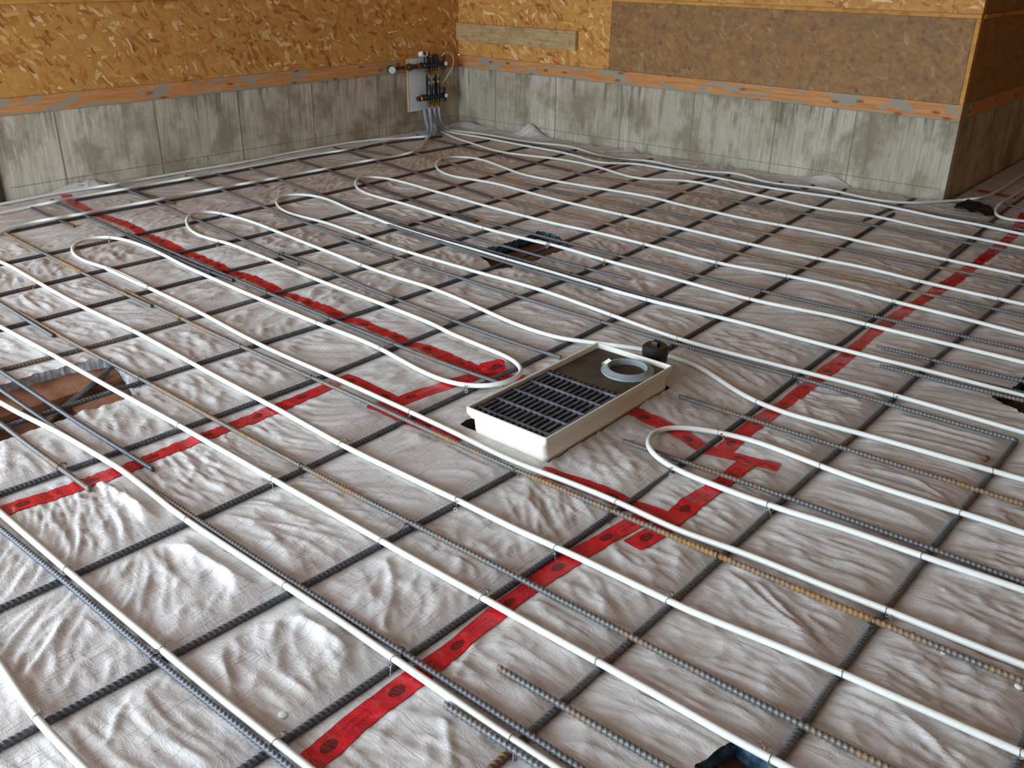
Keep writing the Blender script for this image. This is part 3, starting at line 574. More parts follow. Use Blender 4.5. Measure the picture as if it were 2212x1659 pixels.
 'P8': [[-4511,947,25],[-4039,975,26],[-3954,976,31],[-3855,973,41],[-3819,975,42],[-3795,980,38],[-3775,986,32],[-3752,991,28],[-3692,997,25],[-3208,1026,25],[-2985,1038,25],[-2766,1058,25],[-2638,1064,25],[-2570,1063,28],[-2448,1056,41],[-2382,1058,41],[-2347,1056,42],[-2320,1058,39],[-2276,1061,30],[-2222,1060,26],[-2094,1051,25],[-1968,1047,25],[-1397,1047,25],[-888,1037,25],[-567,1038,25],[252,1029,25],[322,1027,27],[356,1024,31],[422,1016,41],[456,1014,42],[490,1016,39],[559,1023,29],[592,1024,26],[656,1025,25]],
 'P9': [[-3824,750,25],[-2565,738,25],[-2005,729,25],[-1387,727,25],[-919,735,25],[307,739,25]],
 'P10': [[-3210,581,25],[-2014,492,25],[-1842,478,25],[-1670,461,25],[-1598,456,25],[-1526,455,25],[-1365,457,25],[-1186,455,25],[-13,425,25]],
 'RL': [[-1333,8418,25],[-1330,7154,25],[-1335,6650,25],[-1334,6575,28],[-1322,6421,41],[-1321,6386,42],[-1323,6368,38],[-1326,6359,33],[-1327,6345,29],[-1326,6322,26],[-1321,6291,25],[-1307,6222,25],[-1296,6187,25],[-1284,6154,25],[-1269,6124,25],[-1249,6098,25],[-1224,6080,25],[-1195,6072,25],[-1164,6074,25],[-1135,6083,25],[-1093,6101,25],[-1062,6110,25],[-964,6123,25],[-861,6131,25],[-741,6137,25],[-573,6143,25],[-466,6144,25],[-429,6141,26],[-391,6131,29],[-353,6110,33],[-314,6086,39],[-277,6074,42],[-240,6087,39],[-204,6113,34],[-167,6135,29],[-130,6147,26],[-93,6152,25],[-57,6154,25],[284,6164,25]],
 'DR': [[1132,2541,25],[-362,2489,25],[-637,2470,25],[-702,2469,25],[-803,2472,25],[-1008,2486,25],[-1073,2483,25],[-1104,2478,25],[-1169,2463,25],[-1204,2451,25],[-1239,2436,25],[-1273,2417,25],[-1301,2393,25],[-1320,2363,26],[-1328,2329,27],[-1322,2289,30],[-1305,2247,35],[-1281,2208,41],[-1253,2181,42],[-1226,2169,38],[-1197,2165,32],[-1167,2163,28],[-1105,2160,25],[-1008,2159,25],[-911,2161,25],[-848,2165,25],[-787,2171,25],[-694,2185,25],[-630,2192,25],[-432,2202,25],[-246,2218,25],[197,2248,25],[261,2248,28],[358,2233,41],[392,2235,41],[501,2264,28],[537,2269,26],[609,2275,25],[1194,2314,25]],
}
T_DATA = {
 'T1': [[-5855,2605],[-5656,2554],[-5529,2534],[-5240,2508],[-4958,2497],[-4784,2485],[-4554,2452],[-4418,2439],[-4161,2424],[-3666,2401],[-3340,2378],[-2451,2350],[-2245,2336],[-1999,2328]],
 'T2': [[-2133,1944],[-2115,2084],[-2088,2246],[-2072,2376]],
 'T2b': [[-2044,2335],[-1931,2389]],
 'T3': [[-2446,1957],[-2264,1950],[-2131,1941]],
 'T4': [[-2443,740],[-2413,949],[-2405,1114],[-2408,1323],[-2400,1503],[-2407,1900]],
 'T5': [[-2182,1872],[-1886,1884],[-1776,1886]],
 'T6': [[-1470,1907],[-1337,1922],[-1143,1930],[-1058,1939]],
 'T7': [[-1113,739],[-1127,886],[-1126,1105],[-1138,1342],[-1137,1532],[-1129,1656],[-1094,1922]],
 'T8': [[-1043,1758],[-1029,1862],[-1027,1912],[-1030,2074],[-1018,2226],[-1020,2379]],
 'T8b': [[-1113,2390],[-1124,2518],[-1116,2860],[-1118,3343],[-1132,3688],[-1133,3818],[-1123,4158],[-1092,4651],[-1086,4972],[-1103,4613],[-1113,4320],[-1101,4418],[-1093,4565],[-1085,5284],[-1086,5538],[-1092,5744],[-1104,5910],[-1133,6158],[-1168,6383]],
 'T9': [[-1484,2428],[-1332,2403],[-1188,2371],[-1135,2365],[-1084,2368],[-932,2400]],
 'T10': [[-1571,6806],[-1513,6811],[-1468,6820],[-1406,6781],[-1326,6792]],
}
H_DATA = {
 'H1': [[-3136,3422],[-3063,3400],[-2973,3357],[-2921,3330],[-2872,3319],[-2795,3344],[-2834,3409],[-2811,3467],[-2781,3532],[-2801,3591],[-2798,3672],[-2796,3755],[-2802,3927],[-2866,3922],[-2979,3973],[-3083,3992],[-3143,3984],[-3113,3917],[-3116,3824],[-3100,3706],[-3099,3580],[-3118,3500]],
 'H2': [[-3266,1029],[-3283,1099],[-3281,1181],[-3270,1349],[-3216,1486],[-3072,1450],[-2890,1397],[-2851,1381],[-2849,1276],[-2858,1181],[-2855,1064],[-2851,968],[-2855,916],[-2862,863]],
 'H3': [[-551,1216],[-535,1274],[-522,1333],[-515,1344],[-493,1336],[-450,1343],[-424,1316],[-459,1256]],
 'H4': [[-581,3375],[-503,3320],[-446,3275],[-410,3261],[-435,3463],[-502,3670],[-536,3658],[-537,3546],[-554,3443]],
}
CREASES = {
 'c1': [[-820,1837],[-449,1676]],
 'c2': [[-720,1829],[-460,1685]],
 'c3': [[-434,1656],[-359,1646],[-322,1636],[-285,1621],[-158,1558]],
 'c4': [[-2382,987],[-2303,996],[-2225,1000],[-2157,998],[-2032,984],[-1969,981],[-1781,987],[-1613,984],[-1548,988],[-1421,1003],[-1312,999]],
 'c5': [[-1096,1587],[-1033,1558],[-1005,1541],[-927,1476]],
 'c6': [[-1058,1090],[-1120,1256]],
 'c7': [[-1285,1092],[-1359,1192],[-1401,1236],[-1451,1270],[-1532,1313]],
 'c8': [[-696,2580],[-624,2595],[-589,2595],[-556,2588],[-524,2575],[-461,2541]],
 'c11': [[-2458,3803],[-2284,3632],[-2127,3498]],
 'c12': [[-2210,3407],[-2057,3261]],
 'c13': [[-1537,687],[-1530,625],[-1520,596],[-1501,570],[-1449,524]],
 'c14': [[-4460,2145],[-4263,2099]],
 'c15': [[-1852,635],[-1748,492]],
 'c16': [[-1055,1605],[-961,1522],[-918,1474],[-855,1396]],
 'c17': [[-1338,734],[-1617,875]],
 'c18': [[-1031,1029],[-902,921]],
}
BLK = [[-1.529,6.141],[-1.538,6.309],[-1.514,6.422],[-1.431,6.379],[-1.328,6.272],[-1.295,6.163],[-1.401,6.091],[-1.478,6.103]]

# ------------------------------------------------------------------ the room
LX, RY, CX = -5.92, 6.31, -1.645      # left wall plane, right wall plane, outer corner of the right wall
ZC, ZS, ZT, ZROOF = .515, .615, 1.128, 2.75
LY0 = 2.26                            # the left wall ends here at the dark post
AY = 8.9                              # back of the alcove beyond the corner

def struct(name, label=None):
    o = empty(name); o['kind'] = 'structure'
    if label: o['label'] = label
    return o

floor_o = Geo().box(-9, 4, -6, 10, -.12, -.045).build('floor', M['soil'], smooth=False)
tag(floor_o, 'brown earth sub base glimpsed through the holes in the tarp', kind='structure')

wl = struct('wall_left', 'left wall, grey concrete curb below orange wood strand board')
Geo().box(LX - .2, LX, LY0, RY + .2, -.12, ZC, .006).build('concrete_curb', M['concrete'], wl)
Geo().box(LX - .16, LX + .004, LY0, RY, ZC, ZS).build('sill_plate', M['sill'], wl)
wr = struct('wall_right', 'right wall, grey concrete curb below pale and weathered strand board')
Geo().box(LX, CX, RY, RY + .2, -.12, ZC, .008).build('concrete_curb', M['concrete'], wr)
Geo().box(LX, CX, RY - .004, RY + .16, ZC, ZS).build('sill_plate', M['sill'], wr)
# strand board sheets, each its own panel with a joint
for (y0, y1) in ((LY0, 3.62), (3.623, 5.45), (5.453, RY)):
    Geo().box(LX - .05, LX + .001, y0, y1, ZS + .002, ZT - .002).build('strand_board', M['osb'], wl, smooth=False)
for (y0, y1) in ((LY0, 4.3), (4.303, RY)):
    Geo().box(LX - .05, LX + .001, y0, y1, ZT + .028, ZROOF).build('strand_board', M['osb'], wl, smooth=False)
Geo().box(LX - .05, LX + .010, LY0, RY, ZT, ZT + .026).build('joint_strip', M['strip'], wl, smooth=False)
for (x0, x1, z0, z1, m) in ((LX, -5.07, ZS + .002, 1.2, 'osb2'), (-5.067, -4.306, ZS + .002, 1.2, 'osb2'), (-4.302, CX - .03, ZS + .002, ZT - .016, 'osbw'),
                            (LX, -4.306, 1.203, ZROOF, 'osb2'), (-4.302, CX, ZT + .012, ZROOF, 'osb2')):
    Geo().box(x0, x1, RY - .001, RY + .05, z0, z1).build('strand_board', M[m], wr, smooth=False)
Geo().box(-4.302, CX, RY - .010, RY + .05, ZT - .014, ZT + .010).build('joint_strip', M['strip'], wr, smooth=False)
Geo().box(CX - .026, CX, RY - .006, RY + .05, ZS + .002, ZT - .016).build('corner_strip', M['strip'], wr, smooth=False)
# fins left by the form joints, and the level line snapped on the concrete
for y in (2.654, 3.322, 3.977, 4.645, 5.317):
    Geo().box(LX - .002, LX + .003, y - .003, y + .003, -.08, ZC - .002).build('form_seam', M['seam'], wl, smooth=False)
for x in (-5.486, -4.821, -4.17, -3.525, -2.862, -2.297):
    Geo().box(x - .003, x + .003, RY - .003, RY + .002, -.08, ZC - .002).build('form_seam', M['seam'], wr, smooth=False)
Geo().box(LX - .001, LX + .0012, LY0 + .05, RY - .02, .094, .0965).build('level_line', M['line'], wl, smooth=False)
Geo().box(LX + .02, CX - .03, RY - .0012, RY + .001, .087, .0895).build('level_line', M['line'], wr, smooth=False)
# return wall past the corner and the alcove behind it
wt = struct('wall_return', 'return wall running back from the corner, in shade')
Geo().box(CX - .2, CX, RY + .2, AY, -.12, ZC).build('concrete_curb', M['concrete'], wt)
Geo().box(CX - .16, CX + .004, RY + .16, AY, ZC, ZS).build('sill_plate', M['sill'], wt)
Geo().box(CX - .05, CX + .001, RY + .052, AY, ZS + .002, ZT - .016).build('strand_board', M['osbw'], wt, smooth=False)
Geo().box(CX - .05, CX + .001, RY + .052, AY, ZT + .012, ZROOF).build('strand_board', M['osbw'], wt, smooth=False)
Geo().box(CX - .05, CX + .010, RY + .052, AY, ZT - .014, ZT + .010).build('joint_strip', M['strip'], wt, smooth=False)
# out of frame: the rest of the shell with the big side and front openings
g = Geo().box(CX, 2.9, AY, AY + .2, -.12, ZROOF)
tag(g.build('wall_back', M['osb'], smooth=False), 'strand board wall at the back of the alcove', kind='structure')
g = Geo().box(2.7, 2.9, -2.6, AY, -.12, ZROOF)
tag(g.build('wall_far_right', M['osb'], smooth=False), 'strand board wall on the far right', kind='structure')
g = Geo().box(-.9, 2.9, -2.75, -2.55, -.12, ZROOF).box(-6.1, -5.6, -2.75, -2.55, -.12, ZROOF).box(-5.6, -.9, -2.75, -2.55, 2.5, ZROOF)
tag(g.build('wall_front', M['osb'], smooth=False), 'front wall around the wide garage opening', kind='structure')
g = Geo().box(LX - .2, LX, -2.75, -2.3, -.12, ZROOF).box(LX - .2, LX, -2.3, .4, 2.0, ZROOF).box(LX - .2, LX, .4, LY0 - .072, -.12, ZROOF)  # unseen; wall added beside the opening to cut daylight on the left
tag(g.build('wall_side', M['osb'], smooth=False), 'unseen wall narrowing the side opening to limit the daylight', kind='structure')
g = Geo().box(LX - .2, 2.9, -2.75, AY + .2, ZROOF, ZROOF + .1)  # unseen; pale tone chosen to bounce neutral fill light into the room
tag(g.build('ceiling', M['ceil'], smooth=False), 'boarded ceiling above the room', kind='structure')
g = Geo().box(LX - .21, LX + .015, LY0 - .07, LY0 - .002, -.12, ZROOF, .004)
tag(g.build('trim_1', M['jamb']), 'dark upright post at the near end of the left wall', kind='structure')
g = Geo().box(-30, 30, -30, 30, -.30, -.13)
tag(g.build('ground', M['gravel'], smooth=False), 'gravel ground outside the building', kind='structure')

# ------------------------------------------------------------------ tarp height field
_prm = np.random.RandomState(5).permutation(512)
_grd = np.stack([np.cos(np.arange(512) * 2.399), np.sin(np.arange(512) * 2.399)], 1)
def perlin(x, y):
    xi, yi = np.floor(x).astype(int), np.floor(y).astype(int)
    xf, yf = x - xi, y - yi
    h = lambda a, b: _grd[_prm[(_prm[a & 511] + b) & 511]]
    u, v = xf ** 3 * (xf * (xf * 6 - 15) + 10), yf ** 3 * (yf * (yf * 6 - 15) + 10)
    def dot(a, b, fx, fy):
        gq = h(a, b); return gq[..., 0] * fx + gq[..., 1] * fy
    n0 = dot(xi, yi, xf, yf) * (1 - u) + dot(xi + 1, yi, xf - 1, yf) * u
    n1 = dot(xi, yi + 1, xf, yf - 1) * (1 - u) + dot(xi + 1, yi + 1, xf - 1, yf - 1) * u
    return (n0 * (1 - v) + n1 * v) * 1.5

Y_BARS = {k: np.array(v) / 1000 for k, v in Y_DATA.items()}
X_BARS = {k: np.array(v) / 1000 for k, v in X_DATA.items()}
PIPES = {k: np.array(v) / 1000 for k, v in P_DATA.items()}
TAPES = {k: np.array(v) / 1000 for k, v in T_DATA.items()}
HOLES = {k: np.array(v) / 1000 for k, v in H_DATA.items()}
CREASE = {k: np.array(v) / 1000 for k, v in CREASES.items()}
CREASE_SIZE = {'c4': (.016, .021), 'c3': (.007, .009), 'c1': (.007, .009), 'c2': (.007, .007), 'c8': (.007, .007)}
ZY, ZX, ZP = .0080, .0240, .0250
DRAIN = (-1.811, -1.48, 1.945, 2.68)

def seg_dist(x, y, P, cut):
    """distance to a polyline, evaluated only near it"""
    d = np.full(x.shape, 9.0)
    for a, b in zip(P, P[1:]):
        lo, hi = np.minimum(a, b) - cut, np.maximum(a, b) + cut
        m = (x > lo[0]) & (x < hi[0]) & (y > lo[1]) & (y < hi[1])
        if not m.any(): continue
        px, py = x[m] - a[0], y[m] - a[1]
        e = b - a
        t = np.clip((px * e[0] + py * e[1]) / (e @ e), 0, 1)
        d[m] = np.minimum(d[m], np.hypot(px - t * e[0], py - t * e[1]))
    return d

def height(x, y):
    wx = x + .05 * perlin(x * 2.1 + 7, y * 2.1)
    wy = y + .05 * perlin(x * 2.3, y * 2.3 + 4)
    dy = np.full(x.shape, 9.0)
    for P in Y_BARS.values(): dy = np.minimum(dy, seg_dist(x, y, P[:, :2], .22))
    pil = 1 - np.exp(-(dy / .055) ** 2)
    rough = np.clip(.55 + 1.1 * perlin(x * .55 + 3, y * .55 + 9) + .75 * np.clip((-x - 2.2) / 1.6, -.3, 1), .3, 1.7)
    th = .32 * perlin(x * .8 + 2, y * .8)
    a = wx * np.cos(th) + wy * np.sin(th)
    b = -wx * np.sin(th) + wy * np.cos(th)
    ridge = lambda n, p: np.clip(1 - np.abs(n) * 1.7, 0, 1) ** p
    r1 = ridge(perlin(a * 2.2 + 1, b * 10), 2.2)
    r2 = ridge(perlin(a * 5.0 + 31, b * 24 + 5), 2.0)
    r3 = ridge(perlin((a + b) * 5 + 11, (b - a) * 3.6 + 2), 2.4)
    r4 = ridge(perlin((a * .5 + b) * 11, (b * .3 - a) * 12 + 8), 2.5)
    r5 = ridge(perlin((a * .9 + b * .3) * 9 + 40, b * 19 + 3), 2.5)
    z = .0080 * pil + .005 * perlin(x * 3.1, y * 3.1 + 20) * pil
    z = z + (.0072 * r1 + .0050 * r2 + .0040 * r5) * (.25 + .75 * pil) * np.clip(.85 + .15 * rough, .9, 1.25)
    z = z + rough * (.0064 * r3 + .0026 * r4) * (.2 + .8 * pil)
    for k, P in CREASE.items():
        w, h = CREASE_SIZE.get(k, (.009, .0065))
        d = seg_dist(x, y, P[:, :2], .12)
        z = z + h * np.exp(-(d / w) ** 1.4) * (d < 1)
    # pinned flat beside each lower bar, pulled taut under the tape
    z = np.where(dy < .2, np.minimum(z, -.001 + .28 * np.maximum(dy - .006, 0)), z)
    for P in TAPES.values():
        d = seg_dist(x, y, P, .09)
        k = np.exp(-(d / .05) ** 4)
        z = z * (1 - .5 * k) + .006 * .5 * k
    # tarp rides up against the two walls
    up = .02 * np.exp(-(x - LX) / .04) * (.4 + .6 * np.abs(perlin(y * 2.2, y * 0 + 3.3)) * 2)
    up = up + np.where(x < CX, .055 * np.exp(-np.maximum(RY - y, 0) / .05) * np.clip(perlin(x * 2.4, x * 0 + 1.7) * 2.2, 0, 1.2), 0)
    up = up + .075 * np.exp(-((x + 5.92) / .045) ** 2 - ((y - 2.70) / .16) ** 2) + .09 * np.exp(-((x + 5.05) / .12) ** 2 - ((y - 6.27) / .07) ** 2) + .05 * np.exp(-((x + 5.75) / .18) ** 2 - ((y - 6.25) / .08) ** 2)
    up = up + .020 * np.exp(-((x + 1.25) / .11) ** 2 - ((y - 2.12) / .12) ** 2)
    z = z * (1 - .55 * np.clip((-x - 5.0) / .5, 0, 1))
    return np.clip(z, -.006, .036 - .012 * np.clip((-x - 3.6) / 1.2, 0, 1)) + up

_over = np.vstack([resample(P[:, :2], .01)[0] for P in list(X_BARS.values()) + list(PIPES.values())])
def in_poly(x, y, P):
    c = np.zeros(x.shape, bool)
    for (x0, y0), (x1, y1) in zip(P, np.roll(P, -1, 0)):
        k = ((y0 > y) != (y1 > y)) & (x < (x1 - x0) * (y - y0) / (y1 - y0 + 1e-12) + x0)
        c ^= k
    return c

def tuck(xs, ys, z, step, shape):
    """hold the cloth under the upper bars and the pipes"""
    w = np.zeros(shape)
    ix = np.round(np.interp(_over[:, 0], xs, np.arange(len(xs)), -99, -99)).astype(int); iy = np.round(np.interp(_over[:, 1], ys, np.arange(len(ys)), -99, -99)).astype(int)
    k = int(math.ceil(.016 / step))
    for dx in range(-k, k + 1):
        for dyy in range(-k, k + 1):
            a, b = ix + dx, iy + dyy
            m = (a >= 0) & (a < shape[0]) & (b >= 0) & (b < shape[1])
            w[a[m], b[m]] = 1
    for _ in range(max(2, int(.018 / step))):
        q = np.pad(w, 1, mode='edge')
        w = np.maximum(w * .999, (q[:-2, 1:-1] + q[2:, 1:-1] + q[1:-1, :-2] + q[1:-1, 2:] + q[1:-1, 1:-1]) / 5)
    lim = np.minimum(z, .0142)
    return z * (1 - w) + lim * w

def sheet(x0, x1, y0, y1, step, keep, label, dense=99):
    xs = np.linspace(x0, x1, int(round((x1 - x0) / step)) + 1)
    yb = min(y1, y0 + dense)
    ys = np.linspace(y0, yb, int(round((yb - y0) / step)) + 1)
    if yb < y1: ys = np.r_[ys, np.linspace(yb, y1, int(round((y1 - yb) / (1.6 * step))) + 1)[1:]]
    nx, ny = len(xs), len(ys)
    X, Y = np.meshgrid(xs, ys, indexing='ij')
    Z = tuck(xs, ys, height(X, Y), step, X.shape)
    XJ, YJ = X, Y
    idx = np.arange(nx * ny).reshape(nx, ny)
    Q = np.stack([idx[:-1, :-1], idx[1:, :-1], idx[1:, 1:], idx[:-1, 1:]], -1)
    cx, cy = (X[:-1, :-1] + X[1:, 1:]) / 2, (Y[:-1, :-1] + Y[1:, 1:]) / 2
    ok = keep(cx, cy)
    rag = .006 * perlin(cx * 35, cy * 35)
    hole = np.zeros(ok.shape, bool)
    hid = np.zeros(ok.shape, int)
    for hi_, P in enumerate(HOLES.values()):
        ins = in_poly(cx + rag, cy + rag, P); hole |= ins; hid[ins] = hi_ + 1
    d = DRAIN
    hole |= (cx > d[0] - .035) & (cx < d[1] - .004) & (cy > d[2] + .012) & (cy < d[3] - .01)
    ok2 = ok & ~hole
    V = np.stack([XJ, YJ, Z], -1).reshape(-1, 3)
    # pull the cut rim onto the hole outline so it reads as a knife cut
    for hi_, P in enumerate(HOLES.values()):
        edge = set()
        for i, j in np.argwhere(hid == hi_ + 1):
            for a, b2 in ((i, j), (i + 1, j), (i, j + 1), (i + 1, j + 1)):
                for di in (-1, 0):
                    for dj in (-1, 0):
                        if 0 <= a + di < ok2.shape[0] and 0 <= b2 + dj < ok2.shape[1] and ok2[a + di, b2 + dj]: edge.add((a, b2))
        L = np.vstack([P, P[:1]])
        for a, b2 in edge:
            q0 = np.array([X[a, b2], Y[a, b2]]); best = None
            for s0, s1 in zip(L, L[1:]):
                e = s1 - s0; t = np.clip(((q0 - s0) @ e) / (e @ e + 1e-12), 0, 1); c = s0 + t * e
                dd = np.hypot(*(q0 - c))
                if best is None or dd < best[0]: best = (dd, c)
            if best[0] < 2.2 * step:
                V[idx[a, b2], :2] = best[1] + .003 * np.array([perlin(np.array([q0[0] * 60.]), np.array([q0[1] * 60.]))[0], perlin(np.array([q0[0] * 60. + 9]), np.array([q0[1] * 60.]))[0]])
    q = Q[ok2]
    used = np.unique(q); remap = np.full(len(V), -1); remap[used] = np.arange(len(used))
    o = link('insulation_tarp', np_mesh('insulation_tarp', V[used], remap[q]), M['tarp'])
    tag(o, label, 'tarp', 'insulated tarp sheets covering the floor')
    # cut edge of the insulation round each hole
    ring = []
    for i, j in np.argwhere(hole & ok):
        c = idx[i, j], idx[i + 1, j], idx[i + 1, j + 1], idx[i, j + 1]
        for (di, dj, e0, e1) in ((0, -1, 0, 1), (1, 0, 1, 2), (0, 1, 2, 3), (-1, 0, 3, 0)):
            a, b = i + di, j + dj
            if 0 <= a < ok2.shape[0] and 0 <= b < ok2.shape[1] and ok2[a, b]: ring.append((c[e0], c[e1], hid[i, j]))
    for hk, hm in enumerate(('blackstub', 'foamb', 'foamw', 'foamb', 'foamb')):
        sel = [r for r in ring if r[2] == hk]
        if not sel: continue
        vv, qq = [], []
        for a, b, _ in sel:
            n = len(vv)
            vv += [V[a], V[b], V[b] - (0, 0, .046), V[a] - (0, 0, .046)]
            qq.append((n, n + 1, n + 2, n + 3))
        link('cut_edge', np_mesh('cut_edge', np.array(vv), np.array(qq), smooth=False), M[hm], o)
    return o

SX1, SX2 = -2.43, -1.10
def seam_y(x): return np.where(x < SX1, 2.46 - .055 * (x + 4.0) - .0, 1.93)
sheet(LX + .01, SX1 + .012, -.9, 2.70, .0105, lambda x, y: (y < seam_y(x)), 'silvery insulated tarp sheet on the left with the largest brown hole')
sheet(SX1, SX2 + .012, -.6, 1.942, .0062, lambda x, y: y > -9, 'crumpled silvery tarp sheet in the foreground between two red tapes')
sheet(SX2, 1.5, -.4, AY - .02, .0066, lambda x, y: ((y < RY - .02) | (x > CX + .03)), 'taut pale tarp sheet along the right side of the long red tape', 3.6)
sheet(LX + .01, SX2, 1.91, RY - .01, .0100, lambda x, y: (y > seam_y(x) - .02), 'pale tarp sheet covering the far half up to the walls')
tag(Geo().box(CX + .02, SX2, RY - .01, AY - .02, -.02, .006).build('underlay_sheet', M['tarp']), 'shaded tarp strip beside the return wall in the alcove', 'tarp')

# what lies in the holes
tag(Geo().box(-3.30, -3.10, .95, 1.52, -.05, -.022, .004).build('foam_board', M['card']), 'brown board ledge inside the big left hole', 'board')
tag(Geo().box(-3.02, -2.86, 1.22, 1.40, -.05, -.034, .004).build('torn_board', M['card']), 'torn tan board in the right end of the left hole', 'board')
tag(Geo().box(-.53, -.43, 1.20, 1.30, -.05, -.034, .003).build('brown_board', M['card']), 'brown board in the small hole at the bottom edge', 'board')

# ------------------------------------------------------------------ rebar
ORD = ['', 'first', 'second', 'third', 'fourth', 'fifth', 'sixth', 'seventh', 'eighth', 'ninth', 'tenth', 'eleventh', 'twelfth', 'thirteenth', 'fourteenth']
Y_INFO = {'Y13': (1, 'brown', ''), 'Y12': (2, 'brown', ''), 'Y11': (3, 'brown', ''), 'Y10': (4, 'brown', ''), 'Y9': (5, 'brown', ''), 'Y9b': (5, 'rusty', 'short rusty lap piece beside the '),
          'Y8': (6, 'steel', ''), 'Y7': (7, 'dark', ''), 'Y7b': (7, 'rusty', 'short rusty lap piece beside the '), 'Y6': (8, 'dark', ''), 'Y6b': (8, 'brown', 'short brown lap piece beside the '),
          'Y5': (9, 'dark', ''), 'Y4': (10, 'dark', 'near half, up to the drain box, of the '), 'Y4b': (10, 'brown', 'far half, behind the drain box, of the '), 'Y4c': (10, 'rusty', 'lap piece at the wall corner beside the '),
          'Y3': (11, 'dark', ''), 'Y3b': (11, 'brown', 'far lapped end of the '), 'Y2': (12, 'steel', ''), 'Y1': (13, 'steel', ''), 'Y0': (14, 'steel', '')}
X_INFO = {'X12': (1, 'steel', ''), 'X11a': (2, 'brown', 'left length of the '), 'X11b': (2, 'rusty', 'right length of the '), 'X10': (3, 'rusty', ''),
          'X9': (4, 'brown', 'left length of the '), 'X9s': (4, 'dark', 'short stub at the left wall beside the '), 'X9b': (4, 'rusty', 'right length of the '), 'X8': (5, 'brown', 'left length of the '),
          'X8b': (5, 'steel', 'right length of the '), 'X8c': (5, 'steel', 'spare bar over the middle hole beside the '), 'X7': (6, 'steel', 'left length of the '), 'X7b': (6, 'dark', 'right length of the '),
          'X7c': (6, 'steel', 'rusty tipped bar ending past the middle hole beside the '), 'X6a': (7, 'steel', 'left length of the '), 'X6s': (7, 'brown', 'short stub by the left wall beside the '),
          'X6b': (7, 'steel', 'right length of the '), 'X5a': (8, 'steel', 'left length of the '), 'X5s': (8, 'brown', 'short stub by the left wall beside the '), 'X5b': (8, 'steel', 'middle length, up to the drain box, of the '),
          'X5c': (8, 'rusty', 'right length, past the drain box, of the '), 'X4a': (9, 'dark', 'left length of the '), 'X4b': (9, 'steel', 'middle length ending at the drain box of the '),
          'X4c': (9, 'steel', 'right length, past the drain box, of the '), 'XS0': (9, 'brown', 'short stub by the left wall beside the '), 'X3a': (10, 'rusty', 'left length of the '), 'X3b': (10, 'rusty', 'long right length of the '),
          'X2a': (11, 'steel', 'left length of the '), 'X2b': (11, 'rusty', 'long right length of the '), 'X1': (12, 'steel', ''), 'XL1': (12, 'dark', 'lap bar crossing the big left hole beside the '),
          'XL2': (12, 'rusty', 'short lap bar ending on red tape beside the '), 'X0': (13, 'dark', ''), 'XN1': (12, 'rusty', 'rusty ended bar starting in the foreground beside the '),
          'XN2': (12, 'steel', 'bar starting under the foreground pipe beside the '), 'XR1': (6, 'steel', 'farther lap bar starting beside long red tape beside the '),
          'XR2': (6, 'steel', 'nearer lap bar starting beside long red tape beside the '), 'XA': (1, 'rusty', 'rusty bar in the alcove beside the ')}

def bar_label(pre, n, layer, wall):
    pre = pre.strip()
    for tail in (' of the', ' beside the', ' from the'):
        if pre.endswith(tail): pre = pre[:-len(tail)]
    return (pre + ', ' if pre else 'ribbed steel rebar, ') + '%s %s bar from the %s wall' % (ORD[n], layer, wall)

def ribbed(D, pitch=.0130, r0=.0068, r1=.0080):
    """bar with narrow slanted ribs"""
    s = np.r_[0, np.cumsum(np.linalg.norm(np.diff(D, axis=0), axis=1))]
    k = np.arange(int(s[-1] / pitch))
    t = (k[:, None] * pitch + np.array([0, .56, .66, .86])[None, :] * pitch).ravel()
    rad = np.tile([r0, r0, r1, r1], len(k))
    t = np.r_[t, s[-1]]; rad = np.r_[rad, r0]
    P = np.stack([np.interp(t, s, D[:, j]) for j in range(3)], 1)
    return tube(P, rad, 8, .0035)

def rebar(P, z, mat, label, group, near):
    P3 = np.c_[P[:, :2], np.full(len(P), z)]
    pitch = .0130
    k = 1.16 if z < .01 else 1.06
    D, _ = resample(P3, .05)
    D = blur(D, 3)
    V, Q, T = ribbed(D, pitch, .0068 * k, .0080 * k)
    o = link('rebar', np_mesh('rebar', V, Q, T, smooth=True), M[mat])
    tag(o, label, 'rebar', group)
    return o

for k, P in Y_BARS.items():
    n, m, pre = Y_INFO[k]
    rebar(P, ZY, m, bar_label(pre, n, 'lower', 'left'), 'lower layer rebar grid', np.hypot(P[:, 0], P[:, 1]).min() < 2.6)
for k, P in X_BARS.items():
    n, m, pre = X_INFO[k]
    rebar(P, ZX, m, bar_label(pre, n, 'upper', 'right'), 'upper layer rebar grid', np.abs(P[:, 1]).min() < 2.7)
for P, lb in (([(-3.211, 1.554, .012), (-3.10, 1.33, -.014), (-2.98, 1.09, -.046)], 'thick rusty rod leaning down into the big left hole'),
              ([(-3.15, 1.43, -.01), (-3.018, 1.20, -.028), (-2.93, 1.04, -.046)], 'thin rusty rod lying inside the big left hole')):
    V, Q, T = ribbed(np.array(P))
    tag(link('rebar_offcut', np_mesh('rebar_offcut', V, Q, T), M['rusty']), lb, 'rebar')

